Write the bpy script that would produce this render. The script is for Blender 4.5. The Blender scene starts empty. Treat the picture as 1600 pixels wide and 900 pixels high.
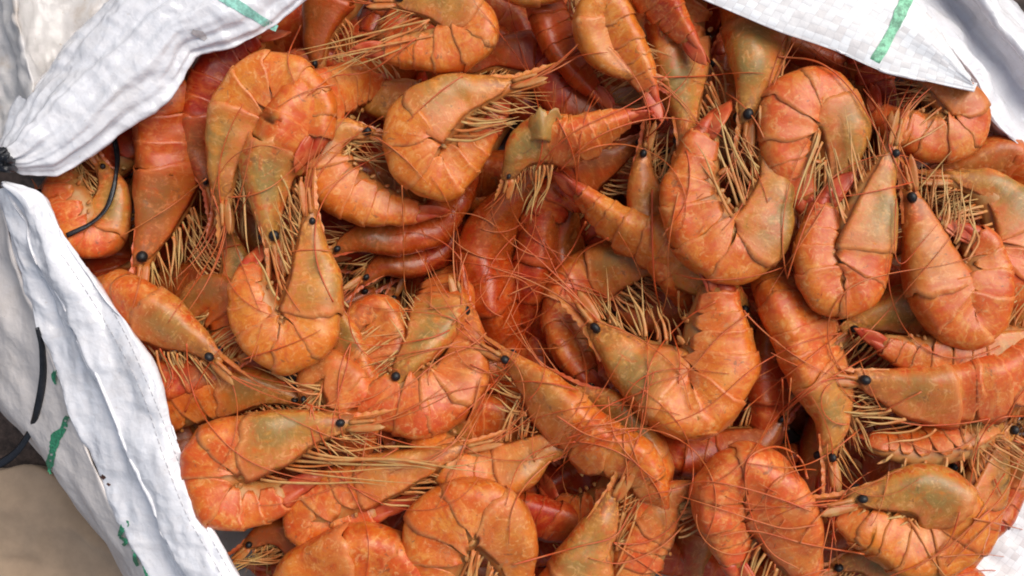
import bpy, math, random
import numpy as np

# ------------------------------------------------------------------ camera, world, sun, exposure
U = 0.00025          # one plan unit in metres (the view is about 0.4 m wide)
H = 1650.0           # camera height above the pile's reference plane, in plan units
scene = bpy.context.scene
cam_d = bpy.data.cameras.new("camera")
cam_d.sensor_width = 36.0
cam_d.lens = 36.0 * H / 1600.0
cam_d.clip_start = 0.005
cam_d.clip_end = 50.0
cam = bpy.data.objects.new("camera", cam_d)
cam.location = (0, 0, H * U)
scene.collection.objects.link(cam)
scene.camera = cam

SUN_EL, SUN_AZ = math.radians(54), math.radians(50)      # azimuth clockwise from +Y
world = bpy.data.worlds.new("World")
scene.world = world
world.use_nodes = True
wn = world.node_tree.nodes
sky = wn.new("ShaderNodeTexSky")
sky.sky_type = 'NISHITA'
sky.sun_disc = False
sky.sun_elevation = SUN_EL
sky.sun_rotation = SUN_AZ
sky.air_density = 1.0
sky.dust_density = 3.0
sky.ozone_density = 1.0
hs = wn.new("ShaderNodeHueSaturation")
hs.inputs["Saturation"].default_value = 0.75
world.node_tree.links.new(sky.outputs[0], hs.inputs["Color"])
world.node_tree.links.new(hs.outputs[0], wn["Background"].inputs[0])
wn["Background"].inputs[1].default_value = 0.065
sun_d = bpy.data.lights.new("sun", 'SUN')
sun_d.energy = 1.5
sun_d.angle = math.radians(48)
sun_d.color = (1.0, 0.95, 0.88)
sun = bpy.data.objects.new("sun", sun_d)
from mathutils import Vector
_d = Vector((math.sin(SUN_AZ) * math.cos(SUN_EL), math.cos(SUN_AZ) * math.cos(SUN_EL), math.sin(SUN_EL)))
sun.rotation_euler = _d.to_track_quat('Z', 'Y').to_euler()
sun.location = (0.3, 0.4, 0.8)
scene.collection.objects.link(sun)
scene.view_settings.view_transform = 'Standard'
scene.view_settings.look = 'None'
scene.view_settings.exposure = 0.76
scene.view_settings.gamma = 1.0
scene.cycles.use_denoising = True
scene.cycles.filter_width = 1.9
scene.cycles.max_bounces = 6
scene.cycles.diffuse_bounces = 3

rng = np.random.default_rng(7)
random.seed(7)
COL = scene.collection

# ------------------------------------------------------------------ helpers
def P(px, py, z=0.0):
    """plan position at height z (plan units) seen at photograph position px, py"""
    px = np.asarray(px, float); py = np.asarray(py, float); z = np.asarray(z, float)
    f = (H - z) / H
    return np.stack([(px - 800) * f, (450 - py) * f, z + 0 * px], -1)

def to_px(W):
    f = H / (H - W[..., 2])
    return W[..., 0] * f + 800, 450 - W[..., 1] * f

def nrm(v):
    return v / np.maximum(np.linalg.norm(v, axis=-1, keepdims=True), 1e-9)

def _hash(ix, iy, iz, seed):
    h = (ix.astype(np.int64) * 374761393 + iy.astype(np.int64) * 668265263 + iz.astype(np.int64) * 2147483647 + seed * 974711) & 0xffffffff
    h = ((h ^ (h >> 13)) * 1274126177) & 0xffffffff
    h = (h ^ (h >> 16)) & 0xffff
    return h / 32767.5 - 1.0

def vnoise(p, seed=0):
    p = np.asarray(p, float)
    i = np.floor(p); f = p - i
    f = f * f * (3 - 2 * f)
    r = 0
    for dx in (0, 1):
        for dy in (0, 1):
            for dz in (0, 1):
                w = (f[..., 0] if dx else 1 - f[..., 0]) * (f[..., 1] if dy else 1 - f[..., 1]) * (f[..., 2] if dz else 1 - f[..., 2])
                r = r + w * _hash(i[..., 0] + dx, i[..., 1] + dy, i[..., 2] + dz, seed)
    return r

def fbm(p, seed=0, octv=3):
    a, r = 1.0, 0
    p = np.asarray(p, float)
    for k in range(octv):
        r = r + a * vnoise(p, seed + k * 13); p = p * 2.03; a *= .5
    return r

def catmull(K, n):
    """Catmull-Rom through K, resampled evenly by length to n points"""
    K = np.asarray(K, float)
    A = np.vstack([2 * K[0] - K[1], K, 2 * K[-1] - K[-2]])
    t = np.linspace(0, 1, 14, endpoint=False)[:, None]
    out = []
    for i in range(1, len(A) - 2):
        p0, p1, p2, p3 = A[i - 1], A[i], A[i + 1], A[i + 2]
        out.append(.5 * (2 * p1 + (p2 - p0) * t + (2 * p0 - 5 * p1 + 4 * p2 - p3) * t**2 + (3 * p1 - p0 - 3 * p2 + p3) * t**3))
    C = np.vstack(out + [A[-2][None]])
    d = np.concatenate([[0], np.cumsum(np.linalg.norm(np.diff(C, axis=0), axis=1))])
    s = np.linspace(0, d[-1], n)
    return np.stack([np.interp(s, d, C[:, k]) for k in range(K.shape[1])], -1)

_gc = {}
def grid_faces(n, m, wrap=False):
    key = (n, m, wrap)
    if key not in _gc:
        fs = []
        mm = m if wrap else m - 1
        for i in range(n - 1):
            for j in range(mm):
                j2 = (j + 1) % m
                fs.append((i * m + j, i * m + j2, (i + 1) * m + j2, (i + 1) * m + j))
        _gc[key] = fs
    return _gc[key]

def tube(path, rw, rt, up, k=6):
    """closed sweep of an ellipse (half width rw along path x up, half thickness rt along up)"""
    path = np.asarray(path, float); n = len(path)
    T = nrm(np.gradient(path, axis=0))
    up = np.broadcast_to(np.asarray(up, float), path.shape)
    S = nrm(np.cross(T, up)); N = np.cross(S, T)
    a = np.linspace(0, 2 * np.pi, k, endpoint=False)
    rw = np.broadcast_to(rw, (n,)); rt = np.broadcast_to(rt, (n,))
    V = path[:, None] + S[:, None] * (np.cos(a)[None, :, None] * rw[:, None, None]) + N[:, None] * (np.sin(a)[None, :, None] * rt[:, None, None])
    F = list(grid_faces(n, k, True)) + [tuple(range(k - 1, -1, -1)), tuple((n - 1) * k + j for j in range(k))]
    return V.reshape(-1, 3), F

def shell(V, thick, nvec):
    """give an n x m sheet of points a thickness: returns verts, faces (closed)"""
    n, m = V.shape[:2]
    B = V - nvec * thick
    A = np.concatenate([V.reshape(-1, 3), B.reshape(-1, 3)])
    o = n * m
    F = list(grid_faces(n, m))
    F += [(d + o, c + o, b + o, a + o) for a, b, c, d in grid_faces(n, m)]
    ring = [(0, j) for j in range(m)] + [(i, m - 1) for i in range(1, n)] + [(n - 1, j) for j in range(m - 2, -1, -1)] + [(i, 0) for i in range(n - 2, 0, -1)]
    ids = [i * m + j for i, j in ring]
    for q in range(len(ids)):
        a, b = ids[q], ids[(q + 1) % len(ids)]
        F.append((b, a, a + o, b + o))
    return A, F

def join(parts):
    V, F, o = [], [], 0
    for v, f in parts:
        V.append(v); F += [tuple(i + o for i in q) for q in f]; o += len(v)
    return np.vstack(V), F

def mesh_obj(name, V, F, mat, parent=None, base=(0, 0, 0), pig=None, loc=None, uv=None, smooth=True):
    me = bpy.data.meshes.new(name)
    L = (np.asarray(V) - np.asarray(base)) * U
    me.from_pydata(L.tolist(), [], F)
    if smooth:
        me.polygons.foreach_set("use_smooth", np.ones(len(me.polygons), bool))
    if pig is not None:
        a = me.attributes.new("pig", 'FLOAT_COLOR', 'POINT')
        a.data.foreach_set("color", np.broadcast_to(np.asarray(pig, np.float32), (len(V), 4)).astype(np.float32).ravel())
    if loc is not None:
        a = me.attributes.new("loc", 'FLOAT_COLOR', 'POINT')
        a.data.foreach_set("color", np.broadcast_to(np.asarray(loc, np.float32), (len(V), 4)).astype(np.float32).ravel())
    if uv is not None:
        a = me.attributes.new("sheet", 'FLOAT_VECTOR', 'POINT')
        q = np.zeros((len(V), 3), np.float32); q[:, :2] = uv
        a.data.foreach_set("vector", q.ravel())
    me.materials.append(mat)
    o = bpy.data.objects.new(name, me)
    COL.objects.link(o)
    if parent is not None:
        o.parent = parent
    return o

def empty(name, base, label, cat, group=None):
    o = bpy.data.objects.new(name, None)
    o.empty_display_size = 0.01
    o.location = np.asarray(base, float) * U
    COL.objects.link(o)
    o["label"] = label; o["category"] = cat
    if group: o["group"] = group
    return o

# ------------------------------------------------------------------ materials
class NB:
    def __init__(s, name):
        s.m = bpy.data.materials.new(name); s.m.use_nodes = True
        s.t = s.m.node_tree; s.b = s.t.nodes["Principled BSDF"]
    def n(s, typ, **kw):
        x = s.t.nodes.new(typ)
        for k, v in kw.items(): setattr(x, k, v)
        return x
    def set(s, sock, v):
        if isinstance(v, bpy.types.NodeSocket): s.t.links.new(v, sock)
        elif isinstance(v, (tuple, list)) and len(v) == 3 and sock.type == 'RGBA': sock.default_value = (*v, 1)
        else: sock.default_value = v
    def math(s, op, a, b=None, c=None, clamp=False):
        x = s.n("ShaderNodeMath", operation=op); x.use_clamp = clamp
        s.set(x.inputs[0], a)
        if b is not None: s.set(x.inputs[1], b)
        if c is not None: s.set(x.inputs[2], c)
        return x.outputs[0]
    def mix(s, f, a, b, mode='MIX'):
        x = s.n("ShaderNodeMix", data_type='RGBA', blend_type=mode)
        s.set(x.inputs["Factor"], f); s.set(x.inputs[6], a); s.set(x.inputs[7], b)
        return x.outputs[2]
    def step(s, v, a, b, lo=0., hi=1.):
        x = s.n("ShaderNodeMapRange", interpolation_type='SMOOTHSTEP')
        s.set(x.inputs[0], v)
        for k, q in zip((1, 2, 3, 4), (a, b, lo, hi)): s.set(x.inputs[k], q)
        return x.outputs[0]
    def noise(s, vec, scale, detail=3, rough=.55, dist=0.):
        x = s.n("ShaderNodeTexNoise")
        s.set(x.inputs["Vector"], vec); x.inputs["Scale"].default_value = scale
        x.inputs["Detail"].default_value = detail; x.inputs["Roughness"].default_value = rough
        x.inputs["Distortion"].default_value = dist
        return x.outputs[0]
    def attr(s, name):
        x = s.n("ShaderNodeAttribute", attribute_name=name)
        return x
    def coord(s, off=None):
        tc = s.n("ShaderNodeTexCoord").outputs["Object"]
        x = s.n("ShaderNodeVectorMath", operation='SCALE'); s.set(x.inputs[0], tc); x.inputs[3].default_value = 1 / U
        v = x.outputs[0]
        if off is not None:
            y = s.n("ShaderNodeVectorMath", operation='ADD'); s.set(y.inputs[0], v)
            c = s.n("ShaderNodeCombineXYZ"); s.set(c.inputs[0], off); s.set(c.inputs[1], s.math('MULTIPLY', off, 1.7))
            s.set(y.inputs[1], c.outputs[0]); v = y.outputs[0]
        return v
    def bump(s, h, strength, dist):
        x = s.n("ShaderNodeBump"); s.set(x.inputs["Height"], h)
        x.inputs["Strength"].default_value = strength; x.inputs["Distance"].default_value = dist
        s.t.links.new(x.outputs[0], s.b.inputs["Normal"])
    def out(s, **kw):
        for k, v in kw.items(): s.set(s.b.inputs[k.replace('_', ' ')], v)
        return s.m

def sep(nb, a):
    x = nb.n("ShaderNodeSeparateColor"); nb.t.links.new(a.outputs["Color"], x.inputs[0])
    return x.outputs[0], x.outputs[1], x.outputs[2], a.outputs["Alpha"]

def shell_mat(name, rough):
    nb = NB(name)
    tone, s, v, green = sep(nb, nb.attr("pig"))
    u, th, _, _ = sep(nb, nb.attr("loc"))
    off = nb.math('MULTIPLY', tone, 3571.0)
    p = nb.coord(off)
    n1 = nb.noise(p, .022, 4, .6, .8)
    n2 = nb.noise(p, .045, 3, .6, .3)
    p2 = nb.coord(nb.math('ADD', off, 400.0))
    n3 = nb.noise(p2, .03, 4, .65, 1.0)
    n4 = nb.noise(p2, .35, 3, .6)
    n5 = nb.noise(p2, .09, 4, .65, .6)
    c = nb.mix(nb.step(n1, .36, .60), (0.76, 0.240, 0.032), (0.70, 0.125, 0.016))
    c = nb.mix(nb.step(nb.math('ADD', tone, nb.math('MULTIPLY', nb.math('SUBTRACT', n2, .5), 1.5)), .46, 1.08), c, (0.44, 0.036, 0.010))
    hue = nb.math('FRACT', nb.math('MULTIPLY', tone, 37.7))
    c = nb.mix(nb.step(hue, .55, 1.0, 0, .5), c, (0.86, 0.38, 0.050))
    c = nb.mix(nb.step(hue, .45, 0.0, 0, .65), c, (0.80, 0.17, 0.062))
    # pale cream and yellow blotches of flesh showing through
    c = nb.mix(nb.math('MULTIPLY', nb.step(n3, .44, .70), .75), c, (0.84, 0.43, 0.12))
    # head shell: tan with grey-green organ patch
    head = nb.step(s, .40, .33)
    c = nb.mix(nb.math('MULTIPLY', nb.math('MULTIPLY', head, nb.step(n2, .30, .55)), nb.math('MULTIPLY', green, 1.0)), c, (0.58, 0.345, 0.090))
    org = nb.math('MULTIPLY', nb.math('MULTIPLY', nb.step(s, .10, .20), nb.step(s, .36, .29)), nb.step(nb.math('ABSOLUTE', nb.math('SUBTRACT', v, .36)), .30, .12))
    c = nb.mix(nb.math('MULTIPLY', nb.math('MULTIPLY', org, nb.step(n1, .32, .55)), green), c, (0.33, 0.275, 0.110))
    # redder back line and lower rim of the head shell, small rusty blotches
    c = nb.mix(nb.math('MULTIPLY', nb.math('MULTIPLY', head, nb.step(n5, .42, .60)), nb.math('ADD', nb.step(v, .10, .03, 0, .75), nb.step(v, .58, .76, 0, .7), clamp=True)), c, (0.60, 0.085, 0.018))
    c = nb.mix(nb.math('MULTIPLY', head, nb.step(n3, .58, .68, 0, .45)), c, (0.66, 0.125, 0.025))
    # pale pink flaps low on the sides
    c = nb.mix(nb.math('MULTIPLY', nb.step(v, .46, .72), nb.math('MULTIPLY', nb.step(n5, .30, .62, 0, .85), nb.step(tone, .9, .4, .2, 1))), c, (0.82, 0.33, 0.15))
    # pink tail end
    c = nb.mix(nb.step(s, .74, .88, 0, .75), c, (0.70, 0.125, 0.045))
    # greyish lilac patches, freckles
    c = nb.mix(nb.math('MULTIPLY', nb.step(n5, .58, .70), nb.step(v, .15, .5, .12, .6)), c, (0.56, 0.33, 0.23))
    c = nb.mix(nb.step(n4, .60, .74, 0, .30), c, (0.30, 0.055, 0.015))
    # deeper band along the back edge of each plate, thin pale rim
    c = nb.mix(nb.step(u, .70, .95, 0, .25), c, (0.56, 0.085, 0.014))
    c = nb.mix(nb.step(u, .88, .97, 0, .50), c, (0.84, 0.40, 0.19))
    c = nb.mix(1.0, c, (0.88, 0.68, 0.45), "MULTIPLY")
    st = nb.n("ShaderNodeCombineXYZ"); nb.set(st.inputs[0], nb.math('MULTIPLY', s, 60.0)); nb.set(st.inputs[1], nb.math('MULTIPLY', th, 7.0)); nb.set(st.inputs[2], off)
    fib = nb.noise(st.outputs[0], 1.0, 4, .6, .8)
    c = nb.mix(nb.math('MULTIPLY', nb.step(fib, .50, .68, 0, .40), nb.step(s, .32, .40, .35, 1.)), c, (0.52, 0.075, 0.014))
    c = nb.mix(nb.step(fib, .46, .30, 0, .30), c, (0.84, 0.40, 0.12))
    n6 = nb.noise(p2, .07, 5, .62, 1.6)
    c = nb.mix(nb.math('MULTIPLY', nb.step(n6, .52, .66, 0, .5), nb.step(s, .32, .40, .35, 1.)), c, (0.60, 0.075, 0.016))
    c = nb.mix(nb.step(n6, .46, .32, 0, .42), c, (0.86, 0.46, 0.18))
    c = nb.mix(nb.step(tone, .58, 1.0), c, (0.80, 0.45, 0.38), 'MULTIPLY')  # high tone darkens to deep red: own red plus painted shade of low shrimps
    # brown mouth region and smudges behind the eye
    c = nb.mix(nb.math('MULTIPLY', nb.step(s, .17, .05), nb.step(n6, .40, .58, 0, .7)), c, (0.26, 0.095, 0.030))
    c = nb.mix(nb.math('MULTIPLY', nb.step(nb.noise(p, .055, 4, .7, .8), .62, .68), .6), c, (0.20, 0.085, 0.035))
    h = nb.math('ADD', nb.math('ADD', nb.math('MULTIPLY', n4, .12), nb.math('MULTIPLY', n5, 1.0)), nb.math('MULTIPLY', fib, .5))
    nb.bump(h, .20, .0010)
    r = nb.step(n5, .3, .7, rough - .13, rough + .10)
    nb.out(Base_Color=c, Roughness=r)
    nb.out(**{"Subsurface Weight": .15, "Subsurface Scale": .0013, "Specular IOR Level": .30, "Coat Weight": .22, "Coat Roughness": .20 if rough < .3 else .27})
    nb.b.inputs["Subsurface Radius"].default_value = (1.0, .35, .12)
    return nb.m

def limb_mat(name, ca, cb, rough=.5, sss=.0):
    nb = NB(name)
    tone, s, v, _ = sep(nb, nb.attr("pig"))
    p = nb.coord(nb.math('MULTIPLY', tone, 3571.0))
    n1 = nb.noise(p, .06, 3, .6)
    n2 = nb.noise(p, .4, 2, .6)
    f = nb.math('ADD', nb.step(n1, .3, .7, -.4, .4), v, clamp=True)
    c = nb.mix(f, ca, cb)
    c = nb.mix(nb.step(n2, .58, .75, 0, .35), c, tuple(x * .5 for x in ca))
    nb.bump(n2, .2, .0004)
    return nb.out(Base_Color=c, Roughness=rough)

M_SHELL = shell_mat("shrimp_shell", .40)
M_WET = shell_mat("wet_shrimp_shell", .29)
M_FLESH = limb_mat("shrimp_flesh", (0.52, 0.14, 0.024), (0.50, 0.27, 0.085), .42)
M_LEG = limb_mat("shrimp_leg", (0.60, 0.37, 0.125), (0.60, 0.17, 0.035), .45)
M_ANT = limb_mat("shrimp_feeler", (0.58, 0.080, 0.015), (0.60, 0.20, 0.055), .38)
M_FAN = limb_mat("shrimp_tail", (0.50, 0.050, 0.014), (0.62, 0.155, 0.045), .36)
nb = NB("shrimp_eye"); M_EYE = nb.out(Base_Color=(0.010, 0.008, 0.008), Roughness=.5)

def sack_mat(name, weave, dirt, tint=(0.80, 0.80, 0.81), rough=.38, crumple=2.2):
    nb = NB(name)
    uvn = nb.attr("sheet").outputs["Vector"]
    x = nb.n("ShaderNodeSeparateXYZ"); nb.t.links.new(uvn, x.inputs[0])
    uu, vv = x.outputs[0], x.outputs[1]
    p = nb.coord()
    wob = nb.noise(p, .02, 2)
    uu = nb.math('ADD', uu, nb.math('MULTIPLY', wob, 7.0))
    vv = nb.math('ADD', vv, nb.math('MULTIPLY', nb.noise(p, .027, 2), 7.0))
    cu = nb.math('DIVIDE', uu, 13.0); cv = nb.math('DIVIDE', vv, 10.0)
    fu, fv = nb.math('FLOOR', cu), nb.math('FLOOR', cv)
    par = nb.math('MODULO', nb.math('ABSOLUTE', nb.math('ADD', fu, fv)), 2.0)
    hu = nb.math('POWER', nb.math('ABSOLUTE', nb.math('SINE', nb.math('MULTIPLY', cu, math.pi))), .4)
    hv = nb.math('POWER', nb.math('ABSOLUTE', nb.math('SINE', nb.math('MULTIPLY', cv, math.pi))), .4)
    hw = nb.math('ADD', nb.math('MULTIPLY', par, hu), nb.math('MULTIPLY', nb.math('SUBTRACT', 1.0, par), hv))
    cx = nb.n("ShaderNodeCombineXYZ"); nb.set(cx.inputs[0], fu); nb.set(cx.inputs[1], fv)
    wnz = nb.n("ShaderNodeTexWhiteNoise", noise_dimensions='2D'); nb.set(wnz.inputs["Vector"], cx.outputs[0])
    cell = wnz.outputs["Value"]
    c = nb.mix(nb.math('MULTIPLY', cell, weave), tint, (0.70, 0.655, 0.64))
    c = nb.mix(nb.math('MULTIPLY', nb.step(hw, .75, .35), weave * .5), c, (0.58, 0.56, 0.56))
    d = nb.noise(p, .012, 5, .65, .5)
    c = nb.mix(nb.step(d, .47, .75, 0, dirt), c, (0.46, 0.37, 0.29))
    d2 = nb.noise(p, .11, 3, .6)
    c = nb.mix(nb.step(d2, .66, .76, 0, min(1, dirt * 1.3)), c, (0.42, 0.31, 0.22))
    cr = nb.n("ShaderNodeTexNoise"); cr.noise_type = 'RIDGED_MULTIFRACTAL'
    nb.set(cr.inputs["Vector"], p); cr.inputs["Scale"].default_value = .035; cr.inputs["Detail"].default_value = 4
    def facet(sc_):
        vv_ = nb.n("ShaderNodeTexVoronoi", feature='F1'); vv_.inputs["Scale"].default_value = sc_
        dn = nb.n("ShaderNodeTexNoise"); nb.set(dn.inputs["Vector"], p); dn.inputs["Scale"].default_value = sc_ * 1.4; dn.inputs["Detail"].default_value = 2
        ad = nb.n("ShaderNodeVectorMath", operation='MULTIPLY_ADD'); nb.set(ad.inputs[0], dn.outputs["Color"]); ad.inputs[1].default_value = (.9 / sc_,) * 3; nb.set(ad.inputs[2], p)
        nb.set(vv_.inputs["Vector"], ad.outputs[0]); return vv_.outputs["Distance"]
    fc = nb.math('ADD', nb.math('MULTIPLY', facet(.022), 1.5), nb.math('MULTIPLY', facet(.055), .7))
    h = nb.math('ADD', nb.math('ADD', nb.math('MULTIPLY', hw, weave * .5), nb.math('MULTIPLY', fc, crumple)), nb.math('ADD', nb.math('MULTIPLY', cr.outputs[0], .5), nb.math('MULTIPLY', nb.noise(p, .07, 4), .8)))
    nb.bump(h, .22, .0008)
    nb.out(Base_Color=c, Roughness=rough)
    nb.out(**{"Specular IOR Level": .65})
    return nb.m

M_SACK = sack_mat("woven_plastic", .25, .22, (0.82, 0.82, 0.85), .20, 3.4)
M_WEAVE = sack_mat("woven_plastic_clean", .85, .06, (0.93, 0.94, 0.95), .38, .5)
M_BEIGE = sack_mat("woven_plastic_beige", .25, .30, (0.76, 0.69, 0.64), .45)
M_DIRTY = sack_mat("woven_plastic_dirty", .45, .85, (0.58, 0.555, 0.53))
def plain(name, c, rough, nscale=.08, amp=.25, bump=.3):
    nb = NB(name); p = nb.coord(); n = nb.noise(p, nscale, 5, .65)
    cc = nb.mix(nb.step(n, .3, .7), tuple(q * (1 - amp) for q in c), tuple(min(1, q * (1 + amp)) for q in c))
    nb.bump(n, bump, .001); return nb.out(Base_Color=cc, Roughness=rough)
M_GREEN = plain("green_print", (0.045, 0.27, 0.14), .5, .25, .5)
M_TEAL = plain("faded_teal_print", (0.26, 0.56, 0.46), .5, .2, .3)
M_BROWN = plain("brown_stain", (0.10, 0.035, 0.02), .6)
M_BLACK = plain("black_plastic_tape", (0.012, 0.013, 0.017), .28, .1, .3, .5)
M_THREAD = plain("grey_thread", (0.52, 0.51, 0.53), .7)
M_GROUND = plain("dark_ground", (0.060, 0.040, 0.032), .85, .05, .6, .8)
M_CLOTH = plain("beige_cloth", (0.40, 0.285, 0.19), .8, .02, .10, .2)

# ------------------------------------------------------------------ shrimp
KS = [0, .05, .12, .25, .36, .50, .62, .74, .84, .92]
HD = [.12, .18, .27, .43, .50, .52, .47, .37, .25, .12]
HV = [.10, .18, .32, .68, .86, .84, .74, .58, .36, .10]
HW = [.09, .15, .22, .33, .39, .39, .36, .29, .20, .09]
SC, SA = .36, .84
SEG = [.345, .435, .525, .625, .700, .762, .846]
hf_pts = []                                            # body points for the height field

def zheap(x, y):
    x = np.asarray(x, float); y = np.asarray(y, float)
    return (-120 * np.exp(-((x - 810) / 170) ** 2 - ((y - 420) / 150) ** 2)
            - 55 * np.exp(-((x - 190) / 120) ** 2 - ((y - 290) / 150) ** 2)
            - 25 * np.exp(-((x - 1000) / 120) ** 2 - ((y - 520) / 120) ** 2)
            - 40 * np.clip((y - 780) / 200, 0, 1)
            - 45 * np.clip((x - 1480) / 140, 0, 1) * np.clip((y - 600) / 150, 0, 1))

def ledge(y): return np.interp(y, [0, 40, 80, 190, 272, 300, 346, 420, 520, 625, 745, 832, 910], [490, 430, 310, 206, 100, 66, 94, 148, 213, 263, 306, 343, 383]) + 6
class Shrimp: pass
ALL = []

def build_shrimp(label, pts, depth, layer, roll=0, roll2=None, side=None, tone=None, green=None, wet=0, ext='tail',
                 legs=1.0, legdir=None, fan=.5, ratio=5.6, detail=2, group=None, swim=.45, feel=1.0, key=None):
    r = np.random.default_rng(abs(hash((round(pts[0][0]), round(pts[0][1]), depth))) % 100000)
    tone = r.uniform(.15, .7) if tone is None else tone
    tone = tone + r.uniform(-.02, .02) + (np.clip((1.7 - layer) * .24, 0, .4) if key else 0)  # lower layers made redder and darker: shade of the heap put into the pigment
    green = r.uniform(.3, .9) if green is None else green
    K = np.array([[p[0], p[1]] for p in pts], float)
    dz = np.array([p[2] if len(p) > 2 else 0 for p in pts], float)
    z = zheap(K[:, 0], K[:, 1]) * .75 + zheap(*K.mean(0)) * .25 + (layer * 37 if layer > 1.5 else 55.5 - (1.5 - layer) * 58) + dz
    C = catmull(P(K[:, 0], K[:, 1], z), 240)
    f = (H - z.mean()) / H
    d = depth * f * 1.02
    C = C + np.stack([vnoise(np.stack([C[:, 0] / 60, C[:, 1] / 60, 0 * C[:, 0] + q * 7.7 + depth], -1), 3) for q in range(3)], -1) * .05 * d
    def length(c): return np.linalg.norm(np.diff(c, axis=0), axis=1).sum()
    # carry the hidden end on below the pile
    if length(C) < ratio * d:
        if ext == 'head': C = C[::-1]
        need = ratio * d - length(C)
        T = nrm(np.diff(C, axis=0)); a = np.unwrap(np.arctan2(T[:, 1], T[:, 0]))
        kap = (a[-1] - a[int(len(a) * .5)]) / (length(C) * .5 + 1e-6)
        kap = np.clip(kap, -1 / (1.1 * d), 1 / (1.1 * d))
        ang, q, zz = a[-1], C[-1].copy(), []
        n = max(4, int(need / 6)); st = need / n
        for i in range(n):
            ang += kap * st
            sl = -.55 * min(1, (i + 1) / 5)
            q = q + st * np.array([math.cos(ang) * math.sqrt(1 - sl * sl), math.sin(ang) * math.sqrt(1 - sl * sl), sl]); zz.append(q.copy())
        C = np.vstack([C, zz])
        if ext == 'head': C = C[::-1]
    C = catmull(C[::max(1, len(C) // 30)] if len(C) > 60 else C, 300)
    L = length(C)
    T = nrm(np.gradient(C, axis=0))
    ang = np.unwrap(np.arctan2(T[:, 1], T[:, 0]))
    if side is None:
        side = -1 if (ang[-1] - ang[0]) > 0 else 1      # back on the outside of the curl
    roll2 = roll if roll2 is None else roll2
    S = np.linspace(0, 1, 300)
    rr = np.radians(roll + (roll2 - roll) * S)
    N = nrm(np.stack([-T[:, 1] * side, T[:, 0] * side, 0 * T[:, 0]], -1))
    Z = nrm(np.cross(N, T) * 1.0); Z = Z * np.sign(Z[:, 2:3] + 1e-9)
    D = nrm(N * np.cos(rr)[:, None] + Z * np.sin(rr)[:, None])
    D = nrm(D - T * (D * T).sum(-1, keepdims=True))
    Lt = np.cross(T, D)
    def at(A, s):
        s = np.clip(np.asarray(s, float), 0, 1) * 299
        i = np.minimum(s.astype(int), 298); w = (s - i)[..., None]
        return A[i] * (1 - w) + A[i + 1] * w
    kap_ = np.gradient(np.unwrap(np.arctan2(T[:, 1], T[:, 0]))) / (L / 299)
    kap_ = np.convolve(np.pad(np.abs(kap_) * np.cos(rr), 18, mode='edge'), np.ones(37) / 37, 'valid')
    lim = 1.0 / np.maximum(np.abs(kap_), 1e-4)
    def prof(Y, s):
        v = np.interp(s, KS, Y) * d
        if Y is HV:
            l_ = np.maximum(np.interp(s, S, lim), .34 * d)
            v = np.minimum(v, l_)
        return v
    def body(s, th, k=1.0, kd=0):
        """surface point at s, th (0 = back)"""
        c, sn = np.cos(th), np.sin(th)
        hd, hv, w = prof(HD, s) * k, prof(HV, s) * k, prof(HW, s) * k
        y = np.where(c > 0, np.abs(c) ** .86 * hd, -np.abs(c) * hv) + kd
        x = np.sign(sn) * np.abs(sn) ** .62 * w
        return at(C, s) + at(D, s) * y[..., None] + at(Lt, s) * x[..., None]
    sh = Shrimp(); sh.C, sh.T, sh.D, sh.Lt, sh.d, sh.L = C, T, D, Lt, d, L; sh.key = key; sh.feel = feel; sh.r = r; sh.tone = tone
    base = np.array([C[:, 0].mean(), C[:, 1].mean(), C[:, 2].min() - .4 * d])
    root = empty("shrimp", base, label, "shrimp", group)
    sh.root, sh.base = root, base
    ALL.append(sh)
    mat = M_WET if wet else M_SHELL
    sd = int(r.integers(1, 9999))
    def rough(V, amp=.03, fr=22.):
        return V + (vnoise((V + base) / fr, sd) * amp * d + vnoise((V + base) / 42., sd + 5) * .06 * d + vnoise(V / 9., sd + 3) * amp * .3 * d)[..., None] * nrm(V - V.mean((0, 1)))
    def pigof(s, th): return np.stack([0 * s + tone, s, np.abs(th) / np.pi, 0 * s + green], -1).reshape(-1, 4)
    def limbpig(n, v): return np.stack([np.full(n, tone), np.full(n, .3), np.broadcast_to(v, (n,)), np.full(n, green)], -1)
    hi = detail >= 2
    # ---- carapace
    n, m = (22, 27) if hi else (12, 15)
    a = np.linspace(0, 1, n)[:, None]; b = np.linspace(-1, 1, m)[None, :]
    thm = 2.45 - .25 * (1 - a) ** 2 + r.uniform(-.1, .1)
    th = b * thm
    s0 = .012 + .05 * np.abs(b) ** 2.5 - .02 * np.exp(-((np.abs(b) - .45) / .1) ** 2)
    s1 = SC + .012 + .022 * np.cos(b * np.pi * .9) * -1
    s = s0 + (s1 - s0) * a
    s = s + .010 * fbm(np.stack([th * 2.2 + 0 * s, 0 * s + sd * .37, a + 0 * s], -1), sd) * a ** 4
    keel = .05 * d * np.exp(-(th / .22) ** 2) * np.clip(1 - s / .27, 0, 1)
    groove = -.022 * d * np.exp(-((s - .17 - .10 * (1 - np.abs(b))) / .012) ** 2) * (np.abs(th) > .25)
    V = body(s, th, 1.0 + .03 * a, keel + 0 * s)
    nv = nrm(V - at(C, s))
    V = rough(V + nv * groove[..., None])
    hf_pts.append(V.reshape(-1, 3))
    A, F = shell(V, .022 * d, nv)
    lu = np.stack([a + 0 * s, .5 + b * .5 + 0 * s, 0 * s, 1 + 0 * s], -1).reshape(-1, 4)
    pg = pigof(s, th + 0 * s)
    car = mesh_obj("carapace", A, F, mat, root, base, np.vstack([pg, pg]), np.vstack([lu, lu]))
    # ---- rostrum
    fwd, up = -at(T, .02), at(D, .03)
    rl = .15 * L
    q = np.linspace(0, 1, 17)
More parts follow.
